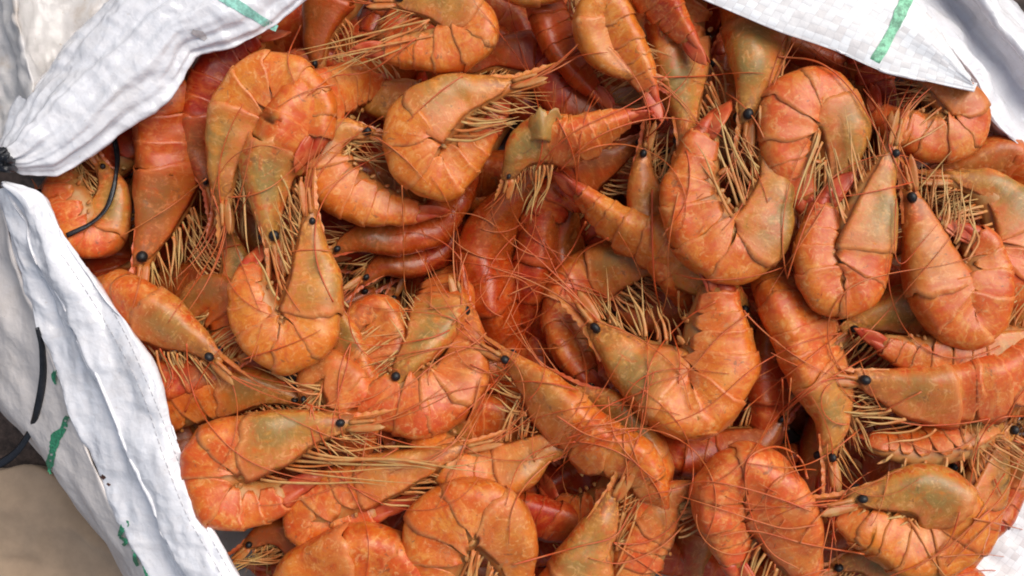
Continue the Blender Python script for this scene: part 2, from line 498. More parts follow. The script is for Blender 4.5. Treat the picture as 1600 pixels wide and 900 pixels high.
    b0 = body(np.array([.13]), np.array([0.]))[0]; b1 = body(np.array([.015]), np.array([0.]))[0]
    path = np.where(q[:, None] < .35, b0 + (b1 - b0) * (q[:, None] / .35), b1 + fwd * (rl * (q[:, None] - .35) / .65) + up * (.045 * rl * ((q[:, None] - .35) / .65) ** 2 * 2))
    hgt = np.interp(q, [0, .35, .8, 1], [.03, .055, .035, .006]) * d
    tooth = np.where(np.arange(17) % 2 == 1, .028, 0) * d * (q < .85) * (q > .1)
    latv = at(Lt, .03)
    tk = np.interp(q, [0, .35, 1], [.03, .035, .006]) * d
    Vr = np.stack([path + up * (hgt + tooth)[:, None], path + latv * tk[:, None], path - up * hgt[:, None], path - latv * tk[:, None]], 1)
    Fr = list(grid_faces(17, 4, True)) + [(3, 2, 1, 0), (64, 65, 66, 67)]
    mesh_obj("rostrum", Vr.reshape(-1, 3), Fr, M_FAN if tone > .5 else mat, car, base, limbpig(68, .7), (.3, .5, 0, 1), smooth=False)
    # ---- belly
    ss = np.linspace(.0, .86, 40 if hi else 20)
    ctr = at(C, ss) + at(D, ss) * ((prof(HD, ss) - prof(HV, ss)) * .5)[:, None]
    bv, bf = tube(ctr, prof(HW, ss) * .84, (prof(HD, ss) + prof(HV, ss)) * .5 * .87, at(D, ss), 12 if hi else 8)
    hf_pts.append(bv)
    mesh_obj("belly", bv, bf, M_FLESH, root, base, limbpig(len(bv), .25 + .3 * r.random()), (.3, .5, 0, 1))
    # ---- abdomen plates
    kmul = [0.985, 1.02, 1.0, .99, .985, .975]
    for i in range(6):
        n, m = (11, 25) if hi else (7, 13)
        a = np.linspace(0, 1, n)[:, None]; b = np.linspace(-1, 1, m)[None, :]
        tmax = (2.35, 2.42, 2.35, 2.3, 2.25, 2.35)[i] + r.uniform(-.06, .06)
        th = b * tmax
        lo, hi_ = SEG[i], SEG[i + 1] + (.018 if i < 5 else 0)
        mid, hl = (lo + hi_) / 2, (hi_ - lo) / 2
        e = np.clip((np.abs(b) - .62) / .38, 0, 1)
        nar = np.sqrt(np.clip(1 - .92 * e ** 2.2, 0, 1)) if i < 5 else 1 - .35 * e
        bend = .012 * e * (1 if i > 1 else -.3)                     # flaps sweep back
        s = mid + bend + (a - .5) * 2 * hl * nar
        s = s + .007 * fbm(np.stack([th * 2.6 + 0 * s, 0 * s + i * 3.1, 0 * s], -1), sd) * a ** 3
        k = kmul[i] * (.978 + .066 * a ** 3)
        flare = 1 + .05 * e * (1 - .3 * i / 5)
        V = body(s, th + 0 * s, k * flare)
        nv = nrm(V - at(C, s))
        V = rough(V, .026, 18.)
        hf_pts.append(V.reshape(-1, 3))
        A, F = shell(V, .026 * d, nv)
        lu = np.stack([a + 0 * s, .5 + b * .5 + 0 * s, 0 * s, 1 + 0 * s], -1).reshape(-1, 4)
        pg = pigof(s, th + 0 * s)
        seg = mesh_obj("abdomen_plate", A, F, mat, root, base, np.vstack([pg, pg]), np.vstack([lu, lu]))
        # swimmerets
        if i < 5 and detail >= 1 and swim > 0:
            for sg in (-1, 1):
                sm = mid + .01
                o = at(C, sm) - at(D, sm) * prof(HV, sm) * .78 + at(Lt, sm) * prof(HW, sm) * (.4 * sg + .3 * (1 if at(Lt, sm)[2] > 0 else -1))
                dr = nrm(-at(D, sm) * .8 + at(T, sm) * r.uniform(.1, 1.1) + at(Lt, sm) * sg * r.uniform(-.5, .1))
                ln = d * r.uniform(.22, .34) * swim
                q = np.linspace(0, 1, 7)[:, None]
                pa = o + dr * ln * q + at(T, sm) * (ln * .45 * r.uniform(-.5, 1)) * q ** 2
                w = np.interp(q[:, 0], [0, .25, .4, .75, 1], [.035, .042, .05, .04, .008]) * d
                pv, pf = tube(pa, w, w * .4, at(Lt, sm) + .4 * at(T, sm), 6)
                mesh_obj("swimmeret", pv, pf, M_LEG if swim > 1 else M_FLESH, seg, base, limbpig(len(pv), .25 + .5 * r.random()))
    # ---- tail fan
    q = np.linspace(0, 1, 9)
    s = .838 + q * .13
    c0 = at(C, s) + at(D, s) * (.07 * d * (1 - q))[:, None]
    tv, tf = tube(c0, np.interp(q, [0, .3, 1], [.17, .14, .012]) * d, np.interp(q, [0, .5, 1], [.18, .09, .012]) * d, at(D, s), 8)
    mesh_obj("telson", tv, tf, M_FAN, root, base, limbpig(len(tv), .35), (.3, .5, 0, 1))
    for sg in (-1, 1):
        for j in (0, 1):
            s = .842 + q * (.157 - .02 * j + .0 * sg)
            spread = fan * (.16 + .20 * j) * d
            off = at(Lt, s) * (sg * (.08 * d + spread * q ** .8))[:, None] + at(D, s) * ((-.03 - .05 * j) * d + .05 * d * r.uniform(-1, 1) * q)[:, None]
            w = np.interp(q, [0, .15, .45, .75, .93, 1], [.10, .17, .20, .14, .05, .012]) * d * (1 - .15 * j)
            pv, pf = tube(at(C, s) + off, w, np.full(9, .022 * d), at(D, s) * (.25 + fan) + at(Lt, s) * (1 - fan) * sg, 8)
            hf_pts.append(pv)
            mesh_obj("uropod", pv, pf, M_FAN, root, base, limbpig(len(pv), .15 + .5 * r.random()), (.3, .5, 0, 1))
    if detail < 1:
        return sh
    # ---- eyes
    for sg in (-1, 1):
        se = .052
        o = at(C, se) + at(D, se) * prof(HD, se) * .45 + at(Lt, se) * sg * prof(HW, se) * .75
        dr = nrm(at(Lt, se) * sg * 1.0 - at(T, se) * .55 + at(D, se) * .25)
        er = .095 * d * r.uniform(.75, 1.15)
        if key == 'R16' or key is not None and r.random() < .15: continue
        pv, pf = tube(o + dr * (np.linspace(0, 1, 4)[:, None] * er * 1.0), np.array([.5, .55, .7, .75]) * er, np.array([.5, .55, .7, .75]) * er, at(D, se), 8)
        st = mesh_obj("eye_stalk", pv, pf, M_FLESH, root, base, limbpig(len(pv), .5))
        la = np.linspace(0, np.pi, 8)
        cc = o + dr * er * .75
        hf_pts.append(cc[None])
        ev, ef = tube(cc - dr * (np.cos(la)[:, None] * er), np.maximum(np.sin(la), .05) * er, np.maximum(np.sin(la), .05) * er * r.uniform(.7, 1), at(D, se), 12)
        mesh_obj("eye", ev, ef, M_EYE, st, base)
    # ---- feeler scales and short feelers
    for sg in (-1, 1):
        o = body(np.array([.03]), np.array([sg * 1.7]))[0]
        q = np.linspace(0, 1, 8)
        pa = o + fwd * (q * .125 * L)[:, None] + at(Lt, .03) * (sg * .06 * d * q)[:, None] - up * (.03 * d * q)[:, None]
        w = np.interp(q, [0, .2, .6, .9, 1], [.05, .085, .09, .05, .008]) * d
        pv, pf = tube(pa, w, w * .16, at(Lt, .03) + up * .5 * sg, 7)
        mesh_obj("feeler_scale", pv, pf, M_FLESH, car, base, limbpig(len(pv), .15 + .4 * r.random()), (.3, .5, 0, 1))
        if hi:
            for e in range(2):
                ln = L * r.uniform(.22, .42)
                q = np.linspace(0, 1, 10)
                vv = r.uniform(-.5, .5, 3)
                pa = o + fwd * (q * ln)[:, None] + at(Lt, .03) * (ln * .5 * vv[0] * q ** 2)[:, None] + up * (ln * (.35 + .4 * vv[1]) * q ** 2)[:, None]
                ex, ey = to_px(pa)
                if (ex < ledge(ey)).any() and ex.mean() < 520: continue
                rad = np.interp(q, [0, .2, 1], [.030, .018, .006]) * d
                pv, pf = tube(pa, rad, rad, up + .1, 5)
                mesh_obj("short_feeler", pv, pf, M_ANT, root, base, limbpig(len(pv), .2 + .6 * r.random()))
    # ---- feeler bases and mouth filaments
    if hi:
        for sg in (-1, 1):
            o = body(np.array([.02]), np.array([sg * 1.1]))[0]
            q = np.linspace(0, 1, 7)
            pa = o + fwd * (q * .085 * L)[:, None] + at(Lt, .03) * (sg * .03 * d * q)[:, None]
            rad = np.array([.05, .06, .045, .055, .04, .045, .025]) * d
            pv, pf = tube(pa, rad, rad * .8, up + .05, 7)
            mesh_obj("feeler_base", pv, pf, M_FLESH, car, base, limbpig(len(pv), .1 + .4 * r.random()))
        for e in range(18):
            s_ = r.uniform(.02, .20)
            o = at(C, s_) - at(D, s_) * prof(HV, s_) * .8 + at(Lt, s_) * prof(HW, s_) * r.uniform(-.2, .9) * (1 if at(Lt, s_)[2] > 0 else -1)
            v0 = nrm(-at(T, s_) * r.uniform(.6, 1) - at(D, s_) * r.uniform(.1, .7) + r.normal(0, .15, 3))
            ln = d * r.uniform(.35, .95); q = np.linspace(0, 1, 8)
            pa = o + v0 * (q * ln)[:, None] + (up * r.uniform(-.2, .5) + at(Lt, .03) * r.uniform(-.3, .3)) * (ln * .18 * q ** 2)[:, None]
            rad = np.interp(q, [0, .5, 1], [.026, .018, .004]) * d * r.uniform(.6, 1.2)
            pv, pf = tube(pa, rad, rad * .7, up + .05, 5)
            mesh_obj("mouth_filament", pv, pf, M_LEG, car, base, limbpig(len(pv), r.random() * .9))
    # ---- walking legs
    nl = 5
    common = r.normal(0, .25, 3)
    for i in range(nl):
        for sg in (-1, 1):
            if legs <= 0: continue
            s_ = .16 + .036 * i + r.uniform(-.025, .025)
            o = at(C, s_) - at(D, s_) * prof(HV, s_) * .82 + at(Lt, s_) * (sg * .35 + .55 * (1 if at(Lt, s_)[2] > 0 else -1)) * prof(HW, s_)
            f_, dn, lt = -at(T, s_), -at(D, s_), at(Lt, s_)
            if legdir is not None:
                g = np.array([legdir[0], -legdir[1], .12 * (1 - i / 5)]); g = nrm(g)
            pts_ = [o]; cur = o; kink = r.normal(0, .12, 3)
            back = 1 - .28 * i * r.uniform(.5, 1.2)
            for (ln, cd, cf) in ((.24, 1.0, .35), (.46, .55, .85), (.46, .05, 1.0), (.36, .30, .8)):
                v = nrm(f_ * (.75 + .2 * cf) * (.6 + .4 * back) + dn * (.25 + .45 * cd) + common * .7) + lt * sg * r.uniform(-.12, .12) + r.normal(0, .10, 3)
                if legdir is not None:
                    v = nrm(v) * .15 + g + kink + r.normal(0, .07, 3)
                v = nrm(v); v[2] *= .6
                cur = cur + v * ln * d * legs * r.uniform(.6, 1.3); pts_.append(cur)
            K_ = np.array(pts_)
            pa = catmull(K_, 14)
            rad = np.interp(np.linspace(0, 1, len(pa)), [0, .3, .7, 1], [.028, .025, .017, .003]) * d
            pv, pf = tube(pa, rad, rad * .42, np.array([0, 0, 1.]) + r.normal(0, .5, 3), 6)
            mesh_obj("walking_leg", pv, pf, M_LEG, root, base, limbpig(len(pv), np.clip(.75 - np.repeat(np.linspace(0, 1, 14), 6) * .8 + r.normal(0, .2), 0, 1)))
    return sh

exec_list = []
def shrimp(key, label, pts, depth, layer, **kw):
    sh = build_shrimp(label, pts, depth, layer, key=key, **kw)
    return sh
# ------------------------------------------------------------------ the shrimps one can pick out (head end first)
G = "boiled shrimps heaped in the sack"
def S(key, label, pts, depth, layer, **kw):
    kw.setdefault('group', G); shrimp(key, label, pts, depth, layer, **kw)

# upper row
S('T1', "shrimp lying under the top edge with its tan legs sprawled left and red tail below", [(610, 8), (680, 6), (730, 22), (742, 55), (700, 80), (630, 82), (548, 82)], 66, 2.2, tone=.3, roll=8, legs=2.1, legdir=(-1, .36), fan=.3)
S('T2', "pink curve of a shrimp cut off by the top edge of the picture", [(770, -70), (785, -30), (822, -18), (865, -30), (880, -70)], 58, 2, tone=.5)
S('T3', "shrimp with a rounded back and pink tail folded down over its neighbour, top centre", [(1010, 120), (960, 100), (930, 66), (925, 25), (948, 8), (975, 55), (1012, 130), (1044, 200)], 60, 2.5, tone=.55, roll=10, green=.2, fan=.3, roll2=35)
S('T3b', "grey backed shrimp standing head down below the pink folded tail, top centre", [(1072, 240), (1070, 190), (1062, 120), (1050, 50), (1060, -20)], 80, 1.6, tone=.15, green=1, roll=25, legs=1.1, side=1)
S('T4', "red pointed tail hanging down from the top edge beside the pale grey shrimp", [(960, -90), (1000, -50), (1035, 0), (1065, 45), (1112, 105)], 62, 3.0, tone=.75, ext='head', roll=50, fan=.15)
S('T5', "grey tan shrimp hanging head down under the white flap with spread orange legs", [(1168, 205), (1176, 150), (1178, 90), (1172, 30, -25), (1165, -40, -60)], 84, 2.2, tone=.2, green=1, roll=15, legs=1.3, legdir=(-.45, 1), side=1)
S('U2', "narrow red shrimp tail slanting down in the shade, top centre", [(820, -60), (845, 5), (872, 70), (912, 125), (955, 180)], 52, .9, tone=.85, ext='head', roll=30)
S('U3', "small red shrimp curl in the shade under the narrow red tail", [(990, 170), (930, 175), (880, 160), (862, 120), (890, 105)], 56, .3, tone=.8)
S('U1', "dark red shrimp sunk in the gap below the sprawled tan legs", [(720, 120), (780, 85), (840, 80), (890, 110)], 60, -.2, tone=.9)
S('U4', "brown shrimp half hidden above the open orange C shaped shrimp", [(520, 130), (570, 150), (620, 165), (680, 175), (730, 160)], 58, .3, tone=.3)
S('U7', "deep red shrimp tail standing upright behind the arched shrimp near the white flap", [(1330, 10), (1355, 60), (1370, 120), (1382, 190), (1390, 240)], 54, 1.0, tone=.9, ext='head', roll=30, fan=.2)
S('U8', "red shrimp tucked under the lower edge of the white flap", [(1180, 30), (1240, 70), (1300, 92), (1360, 95)], 60, .3, tone=.8, roll=40)

# second row
S('R1', "large shrimp arched like a horseshoe, uppermost near the twisted white flap", [(352, 325), (352, 250), (368, 165), (425, 122), (484, 150), (496, 212), (474, 268)], 80, 2.0, tone=.42, green=.7, legs=1.2, legdir=(.25, 1), roll=6)
S('R2', "greyish head end with black eyes pointing down inside the horseshoe shrimp", [(424, 392), (420, 350), (416, 300), (418, 262), (436, 222), (452, 190)], 84, 2.2, tone=.15, green=1, roll=55, legs=.8, roll2=20)
S('M1', "open orange C shaped shrimp with both ends pointing right, upper middle", [(808, 130), (750, 146), (690, 162), (645, 200), (648, 250), (690, 272), (738, 240), (778, 190)], 84, 2.2, tone=.1, green=.55, fan=.1, legs=.7)
S('M2', "shrimp with a torn tan head shell and an orange tail pointing to the upper right", [(795, 285), (815, 240), (850, 212), (890, 216), (945, 196), (1014, 172)], 66, 2.8, tone=.3, green=1, roll=20, roll2=75, ratio=4.6, fan=.05, side=1)
S('M2b', "dull red shrimp lying beneath the orange tail, left of the upright grey shrimp", [(1010, 215), (960, 240), (910, 262), (870, 300)], 60, .6, tone=.6, roll=30)
S('M3', "orange shrimp whose long red tail points right under the C shaped shrimp", [(588, 215), (535, 205), (502, 240), (522, 295), (580, 325), (640, 332), (694, 334)], 66, 1.3, tone=.35, fan=.5, roll=10)
S('M4', "glossy red curled tail under the long red tail, left of centre", [(515, 395), (570, 372), (630, 370), (680, 352), (712, 318)], 58, .6, tone=.9, wet=1, roll=15)
S('M4b', "wet red shell edge bulging below the glossy curled tail", [(560, 440), (600, 412), (650, 405), (692, 380), (700, 340)], 56, 0, tone=.85, wet=1, roll=20)
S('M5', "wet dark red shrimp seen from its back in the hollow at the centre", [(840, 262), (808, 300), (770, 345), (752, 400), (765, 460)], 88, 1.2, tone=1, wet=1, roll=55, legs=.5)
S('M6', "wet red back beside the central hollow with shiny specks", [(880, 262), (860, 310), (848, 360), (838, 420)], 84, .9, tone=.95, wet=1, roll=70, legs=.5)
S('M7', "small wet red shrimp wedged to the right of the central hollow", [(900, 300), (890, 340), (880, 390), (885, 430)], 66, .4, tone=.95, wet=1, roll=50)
S('M8', "shrimp whose red tail slants up to the left above the central hollow", [(1120, 440), (1052, 385), (975, 352), (915, 308), (864, 256)], 70, 1.7, tone=.6, ext='head', roll=25, roll2=70, fan=.1, side=-1)
S('M9', "pinkish shrimp flank standing behind the big U shaped shrimp", [(1010, 225), (1006, 280), (1016, 340), (1044, 400)], 66, 1.3, tone=.4, roll=15)
S('M10', "big U shaped shrimp with its tail raised on the left, right of centre", [(1192, 215), (1206, 290), (1196, 355), (1150, 398), (1096, 372), (1072, 310), (1086, 250), (1108, 195)], 92, 2.5, tone=.35, green=.8, legs=1.1, legdir=(-.5, -.9), fan=.3)
S('Q1', "arched shrimp with pink tail on its left just below the white flap", [(1288, 318), (1308, 255), (1316, 190), (1280, 146), (1234, 168), (1226, 232), (1256, 318)], 82, 2.5, tone=.3, green=.8, legs=1.1, legdir=(-.1, 1), fan=.3)
S('Q2', "tightly folded oval tan shrimp standing on its curled back, right of centre", [(1392, 215), (1374, 285), (1360, 370), (1328, 446), (1286, 446), (1272, 380), (1300, 300), (1345, 258)], 80, 3.0, tone=.05, green=.9, legs=.9, legdir=(-.2, -1), fan=.1)
S('Q3', "shrimp with its head up and red tail curled over on the right", [(1418, 285), (1430, 340), (1442, 410), (1474, 478), (1522, 498), (1543, 436), (1528, 378), (1458, 338)], 84, 2.6, tone=.5, green=.35, fan=.3, roll=5, legs=.8)
S('Q4', "rounded shrimp touching the corner of the white flap at upper right", [(1402, 112), (1462, 132), (1510, 172), (1496, 212), (1452, 222), (1410, 205)], 66, 2.2, tone=.4, green=.3, legs=.9, legdir=(-.6, .4))
S('Q5', "orange shrimp back sloping out of the picture beside the grey fold of the sack", [(1430, 285), (1500, 262), (1565, 250), (1640, 300)], 78, 1.0, tone=.55, roll=40)
S('Q6', "tan shrimp with many pale legs at the right edge of the picture", [(1470, 285), (1530, 292), (1580, 325), (1604, 380), (1585, 440)], 84, 1.8, tone=.2, green=.9, legs=1.2, legdir=(-1, .3))
S('Q7', "red tail pointing left below the folded oval shrimp", [(1640, 500), (1590, 535), (1525, 560), (1450, 562), (1392, 545), (1332, 515)], 60, 2.2, tone=.65, ext='head', fan=.15)
S('Q8', "dim orange shrimp standing behind the banded back, right of centre", [(1232, 430), (1216, 495), (1204, 560), (1200, 640)], 66, .7, tone=.55, roll=35)
S('Q9', "pale shrimp head with a black eye under the oval shrimp", [(1308, 522), (1362, 496), (1425, 478), (1470, 500)], 80, 1.2, tone=.3, green=.8, roll=35)
S('Q10', "shrimp head with a shiny black eye cut by the right edge", [(1560, 545), (1600, 505), (1650, 460), (1700, 440)], 78, 1.8, tone=.5, roll=20)

# left, in the shade of the flaps
S('L1', "shaded orange shrimp behind the loose black tape", [(150, 250), (176, 300), (160, 365), (118, 358), (96, 300)], 66, 1.2, tone=.5, legs=.8)
S('L2', "long red brown shrimp lying upright in the shade of the twisted flap", [(222, 425), (236, 360), (246, 300), (254, 230), (250, 150)], 86, 1.2, tone=.75, roll=35, legs=.6, side=1)
S('L3', "dark red shrimp between the long shaded one and the horseshoe shrimp", [(330, 300), (312, 230), (320, 160), (345, 100), (400, 60)], 66, .6, tone=.8, roll=20)
S('L4', "shrimp head with a black eye facing down left of the grey head end", [(342, 335), (352, 280), (358, 220), (380, 170)], 62, 1.0, tone=.5, roll=30)
S('L5', "tan shrimp scrap sunk between the two upright heads on the left", [(350, 360), (368, 405), (385, 455), (400, 500)], 58, .6, tone=.1, green=1)
S('L6', "dull orange hump behind the shrimp whose eye meets the sack edge", [(292, 540), (304, 480), (345, 462), (378, 500), (385, 560)], 70, .7, tone=.6)
S('L7', "orange red shrimp peeping out beneath the twisted flap and its black knot", [(60, 320), (90, 288), (130, 260), (180, 220)], 66, .4, tone=.8)
S('R3', "U shaped orange shrimp with its head up, left of centre", [(484, 325), (490, 390), (494, 455), (482, 515), (440, 542), (402, 512), (388, 455)], 82, 2.4, tone=.3, green=.7, legs=.8, legdir=(-.2, -1), fan=.2)
S('R4', "shrimp beside the sack edge facing right with a long red rostrum and black eye", [(350, 566), (310, 535), (262, 500), (215, 475), (175, 462, -45), (150, 490, -70)], 78, 2.0, tone=.4, green=.6, roll=30, legs=.6)
S('R5', "plain orange shrimp body lying flat below the one with the red rostrum", [(480, 632), (410, 606), (335, 608), (265, 630)], 66, 1.1, tone=.55, roll=25, ext='tail')
S('R5b', "smooth red shrimp tail just right of the white hem", [(380, 560), (330, 585), (280, 600), (230, 600)], 50, 1.4, tone=.8, roll=20)
S('R6', "big shrimp at lower left facing right with a bundle of pale legs and raised tail", [(556, 664), (480, 672), (400, 684), (335, 715), (338, 782), (410, 790), (512, 748)], 86, 2.3, tone=.12, green=.9, legs=1.9, legdir=(1, .06), fan=.05, roll=8)
S('R7', "shrimp lying right of the big pale legged one with its red tail folded under", [(738, 702), (690, 712), (620, 732), (545, 752), (484, 782), (476, 822), (540, 818), (610, 798), (672, 772)], 66, 1.7, tone=.5, green=.5, legs=1.0, legdir=(1, .1), fan=.05)
S('R8', "orange shrimp arch at the bottom edge with pale legs inside", [(800, 960), (808, 880), (785, 812), (738, 792), (690, 820), (672, 880), (680, 950)], 92, 2.6, tone=.45, green=.2, legs=.9, legdir=(-.3, 1))
S('R9', "bright orange shrimp back rising at the bottom edge, lower left", [(430, 980), (450, 915), (500, 880), (560, 868), (615, 890), (650, 950)], 96, 2.6, tone=.5, green=.1, roll=15)
S('R10', "shrimp pointing up with a black eye near its tip, bottom centre", [(966, 768), (938, 815), (908, 865), (880, 920), (850, 980)], 86, 2.4, tone=.2, green=.8, roll=20, legs=1.2, legdir=(.35, -1), side=-1)
S('R11', "smooth red shrimp slanting between the upright one and the banded hump at the bottom", [(1095, 765), (1045, 778), (1008, 830), (975, 900), (960, 960)], 64, 1.8, tone=.65, roll=15)
S('R12', "broad bright orange shrimp hump with long red feelers, lower right of centre", [(1255, 960), (1248, 870), (1222, 790), (1162, 745), (1122, 780), (1140, 860), (1170, 940)], 92, 2.8, tone=.6, green=.1, roll=18, legs=.7)
S('R13', "round shrimp at lower right with two black eyes facing left", [(1318, 782), (1375, 770), (1440, 762), (1488, 795), (1480, 842), (1425, 858), (1345, 826)], 94, 3.0, tone=.12, green=.9, legs=.8, legdir=(.5, .7), roll=18, fan=.1)
S('R14', "shrimp facing left with a shiny black eye, right side below the red tail", [(1326, 592), (1395, 604), (1470, 608), (1545, 596), (1610, 560)], 86, 2.3, tone=.3, green=.6, roll=22, legs=.6, side=1)
S('R15', "tan shrimp standing head down above the two eyed round shrimp", [(1298, 735), (1300, 680), (1288, 620), (1262, 565), (1240, 510)], 82, 2.1, tone=.2, green=.8, roll=30, legs=.5, side=1)
S('R16', "shrimp on its back showing pale swimming legs under the right hand body", [(1585, 690), (1545, 668), (1490, 680), (1430, 694), (1375, 690)], 56, 1.6, tone=.1, green=1, roll=-35, swim=1.4, legs=1.0)
S('R17', "shrimp on the lower right rim of the heap with brown swimming legs showing", [(1575, 650), (1556, 705), (1540, 760), (1515, 830)], 70, 1.8, tone=.3, green=.7, roll=-20, swim=1.4)
S('R18', "red shrimp along the lower right rim beside the bare sack", [(1620, 660), (1592, 730), (1555, 800), (1500, 860), (1440, 900)], 52, 1.3, tone=.7, roll=40, legs=.8)
S('R19', "tan shrimp lying along the bottom edge below the round two eyed one", [(1290, 890), (1350, 872), (1420, 885), (1490, 910)], 70, 1.6, tone=.2, green=.8, roll=20)

# middle
S('M11', "dim curved shrimp hanging over the right side of the central hollow", [(1060, 430), (990, 408), (920, 425), (884, 480), (888, 540), (915, 590)], 76, .9, tone=.35, green=.6, roll=20)
S('M12', "shrimp with a broad banded orange back curling up, right of centre", [(925, 500), (965, 548), (1020, 600), (1080, 628), (1122, 585), (1128, 510), (1120, 440)], 108, 2.3, tone=.22, green=.8, roll=18, legs=.5, ratio=4.6)
S('M13', "shrimp in the centre with a pointed orange head aimed at the upper left", [(778, 552), (830, 590), (885, 640), (940, 690), (990, 716), (1020, 760)], 76, 2.2, tone=.35, green=.4, roll=35, legs=.6)
S('M14', "greenish headed shrimp slanting down to the left with a black eye, centre left", [(608, 606), (652, 548), (690, 492, -12), (712, 450, -75), (726, 405, -150)], 76, 2.0, tone=.15, green=1, roll=30, legs=1.0, side=-1)
S('M14b', "orange shrimp curled right behind the greenish headed one", [(722, 470), (734, 540), (716, 610), (664, 640), (606, 630)], 84, 1.5, tone=.55, green=.2, roll=10)
S('M15', "small bright orange hump left of the greenish headed shrimp", [(545, 540), (560, 495), (594, 488), (608, 530), (600, 585)], 76, 1.0, tone=.45, green=.1, roll=15)
S('M16', "slim pink brown tail running down beside the small orange hump", [(520, 470), (540, 520), (560, 570), (582, 620)], 48, 1.2, tone=.4, roll=20)
S('M17', "tan curl of a shrimp above the rostrum of the big pale legged one", [(488, 640), (480, 595), (512, 575), (548, 605), (560, 650)], 66, 1.4, tone=.1, green=.3)
S('M19', "shrimp hidden in a tangle of orange feelers, low in the centre", [(905, 690), (850, 705), (795, 738), (735, 745), (690, 720)], 72, 1.4, tone=.55, roll=25)
S('M18', "straight red tail showing between the two lowest arches", [(960, 850), (900, 820), (840, 800), (785, 792)], 56, .8, tone=.85, roll=25)
S('M20', "pinkish shrimp end curving down behind the pointed central head", [(900, 610), (960, 640), (1000, 690), (1005, 750), (970, 790)], 78, 1.3, tone=.5, roll=25)
S('M21', "brown shrimp crossing the dark gap right of the tan curl", [(620, 700), (680, 680), (740, 650), (800, 660)], 66, .6, tone=.4, roll=20)
S('M22', "dim red shrimp at the lower end of the banded back", [(1230, 640), (1180, 690), (1120, 715), (1060, 705)], 64, .8, tone=.6, roll=25)
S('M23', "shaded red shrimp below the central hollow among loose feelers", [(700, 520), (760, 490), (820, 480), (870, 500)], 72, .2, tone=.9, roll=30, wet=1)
S('M24', "red shrimp deep between the banded back and the big U shaped one", [(960, 470), (1010, 500), (1050, 470), (1080, 420)], 66, .3, tone=.8, roll=30)
S('R20', "dull red shrimp back at the right edge below the long left facing one", [(1545, 655), (1585, 632), (1630, 635), (1680, 690)], 66, .9, tone=.7, roll=30)
S('B2', "dark red shrimp in the gap between the white hem and the big pale legged one", [(290, 640), (285, 690), (300, 740), (340, 770)], 60, .2, tone=.95, roll=20, ratio=4)
S('B1', "shaded red shrimp at the bottom edge beside the white hem", [(380, 860), (420, 830), (470, 840), (500, 890)], 62, .9, tone=.8, roll=20)

# ------------------------------------------------------------------ shrimps buried under them
from itertools import product
OUT = np.array([(70, 300), (120, 280), (210, 215), (290, 110), (380, 40), (440, -130), (1100, -130), (1250, 50), (1500, 150), (1700, 260), (1700, 680), (1570, 780), (1470, 900), (1440, 1020), (440, 1020), (290, 800), (210, 600), (80, 400)], float)
def inside(x, y, grow=0):
    c = False; n = len(OUT)
    for i in range(n):
        (x1, y1), (x2, y2) = OUT[i], OUT[(i + 1) % n]
        if (y1 > y) != (y2 > y) and x < (x2 - x1) * (y - y1) / (y2 - y1) + x1: c = not c
    return c
HOLES = [(180, 225), (430, 845), (1220, 655), (1000, 455), (300, 150), (690, 655), (560, 420), (1070, 720), (1330, 850), (930, 830), (480, 60), (900, 570), (1240, 250), (270, 400)]
fr = np.random.default_rng(21)
fill = []
HIDDEN = {6, 8, 15, 17, 41, 42, 45, 50, 62, 66, 68, 71, 88, 89, 91, 94, 98, 100, 101, 102, 104, 105, 106, 107, 108, 109, 110, 111, 112, 114, 115, 116, 118, 119, 120, 121, 122, 123, 124, 125, 126, 127, 128, 129, 130, 131, 133, 135, 137, 139, 140, 141, 143, 144, 147, 149, 150, 151, 152, 153, 154, 155, 156, 157, 158, 159, 161, 162, 163, 164, 167, 168, 171, 174, 175, 176, 177, 178}
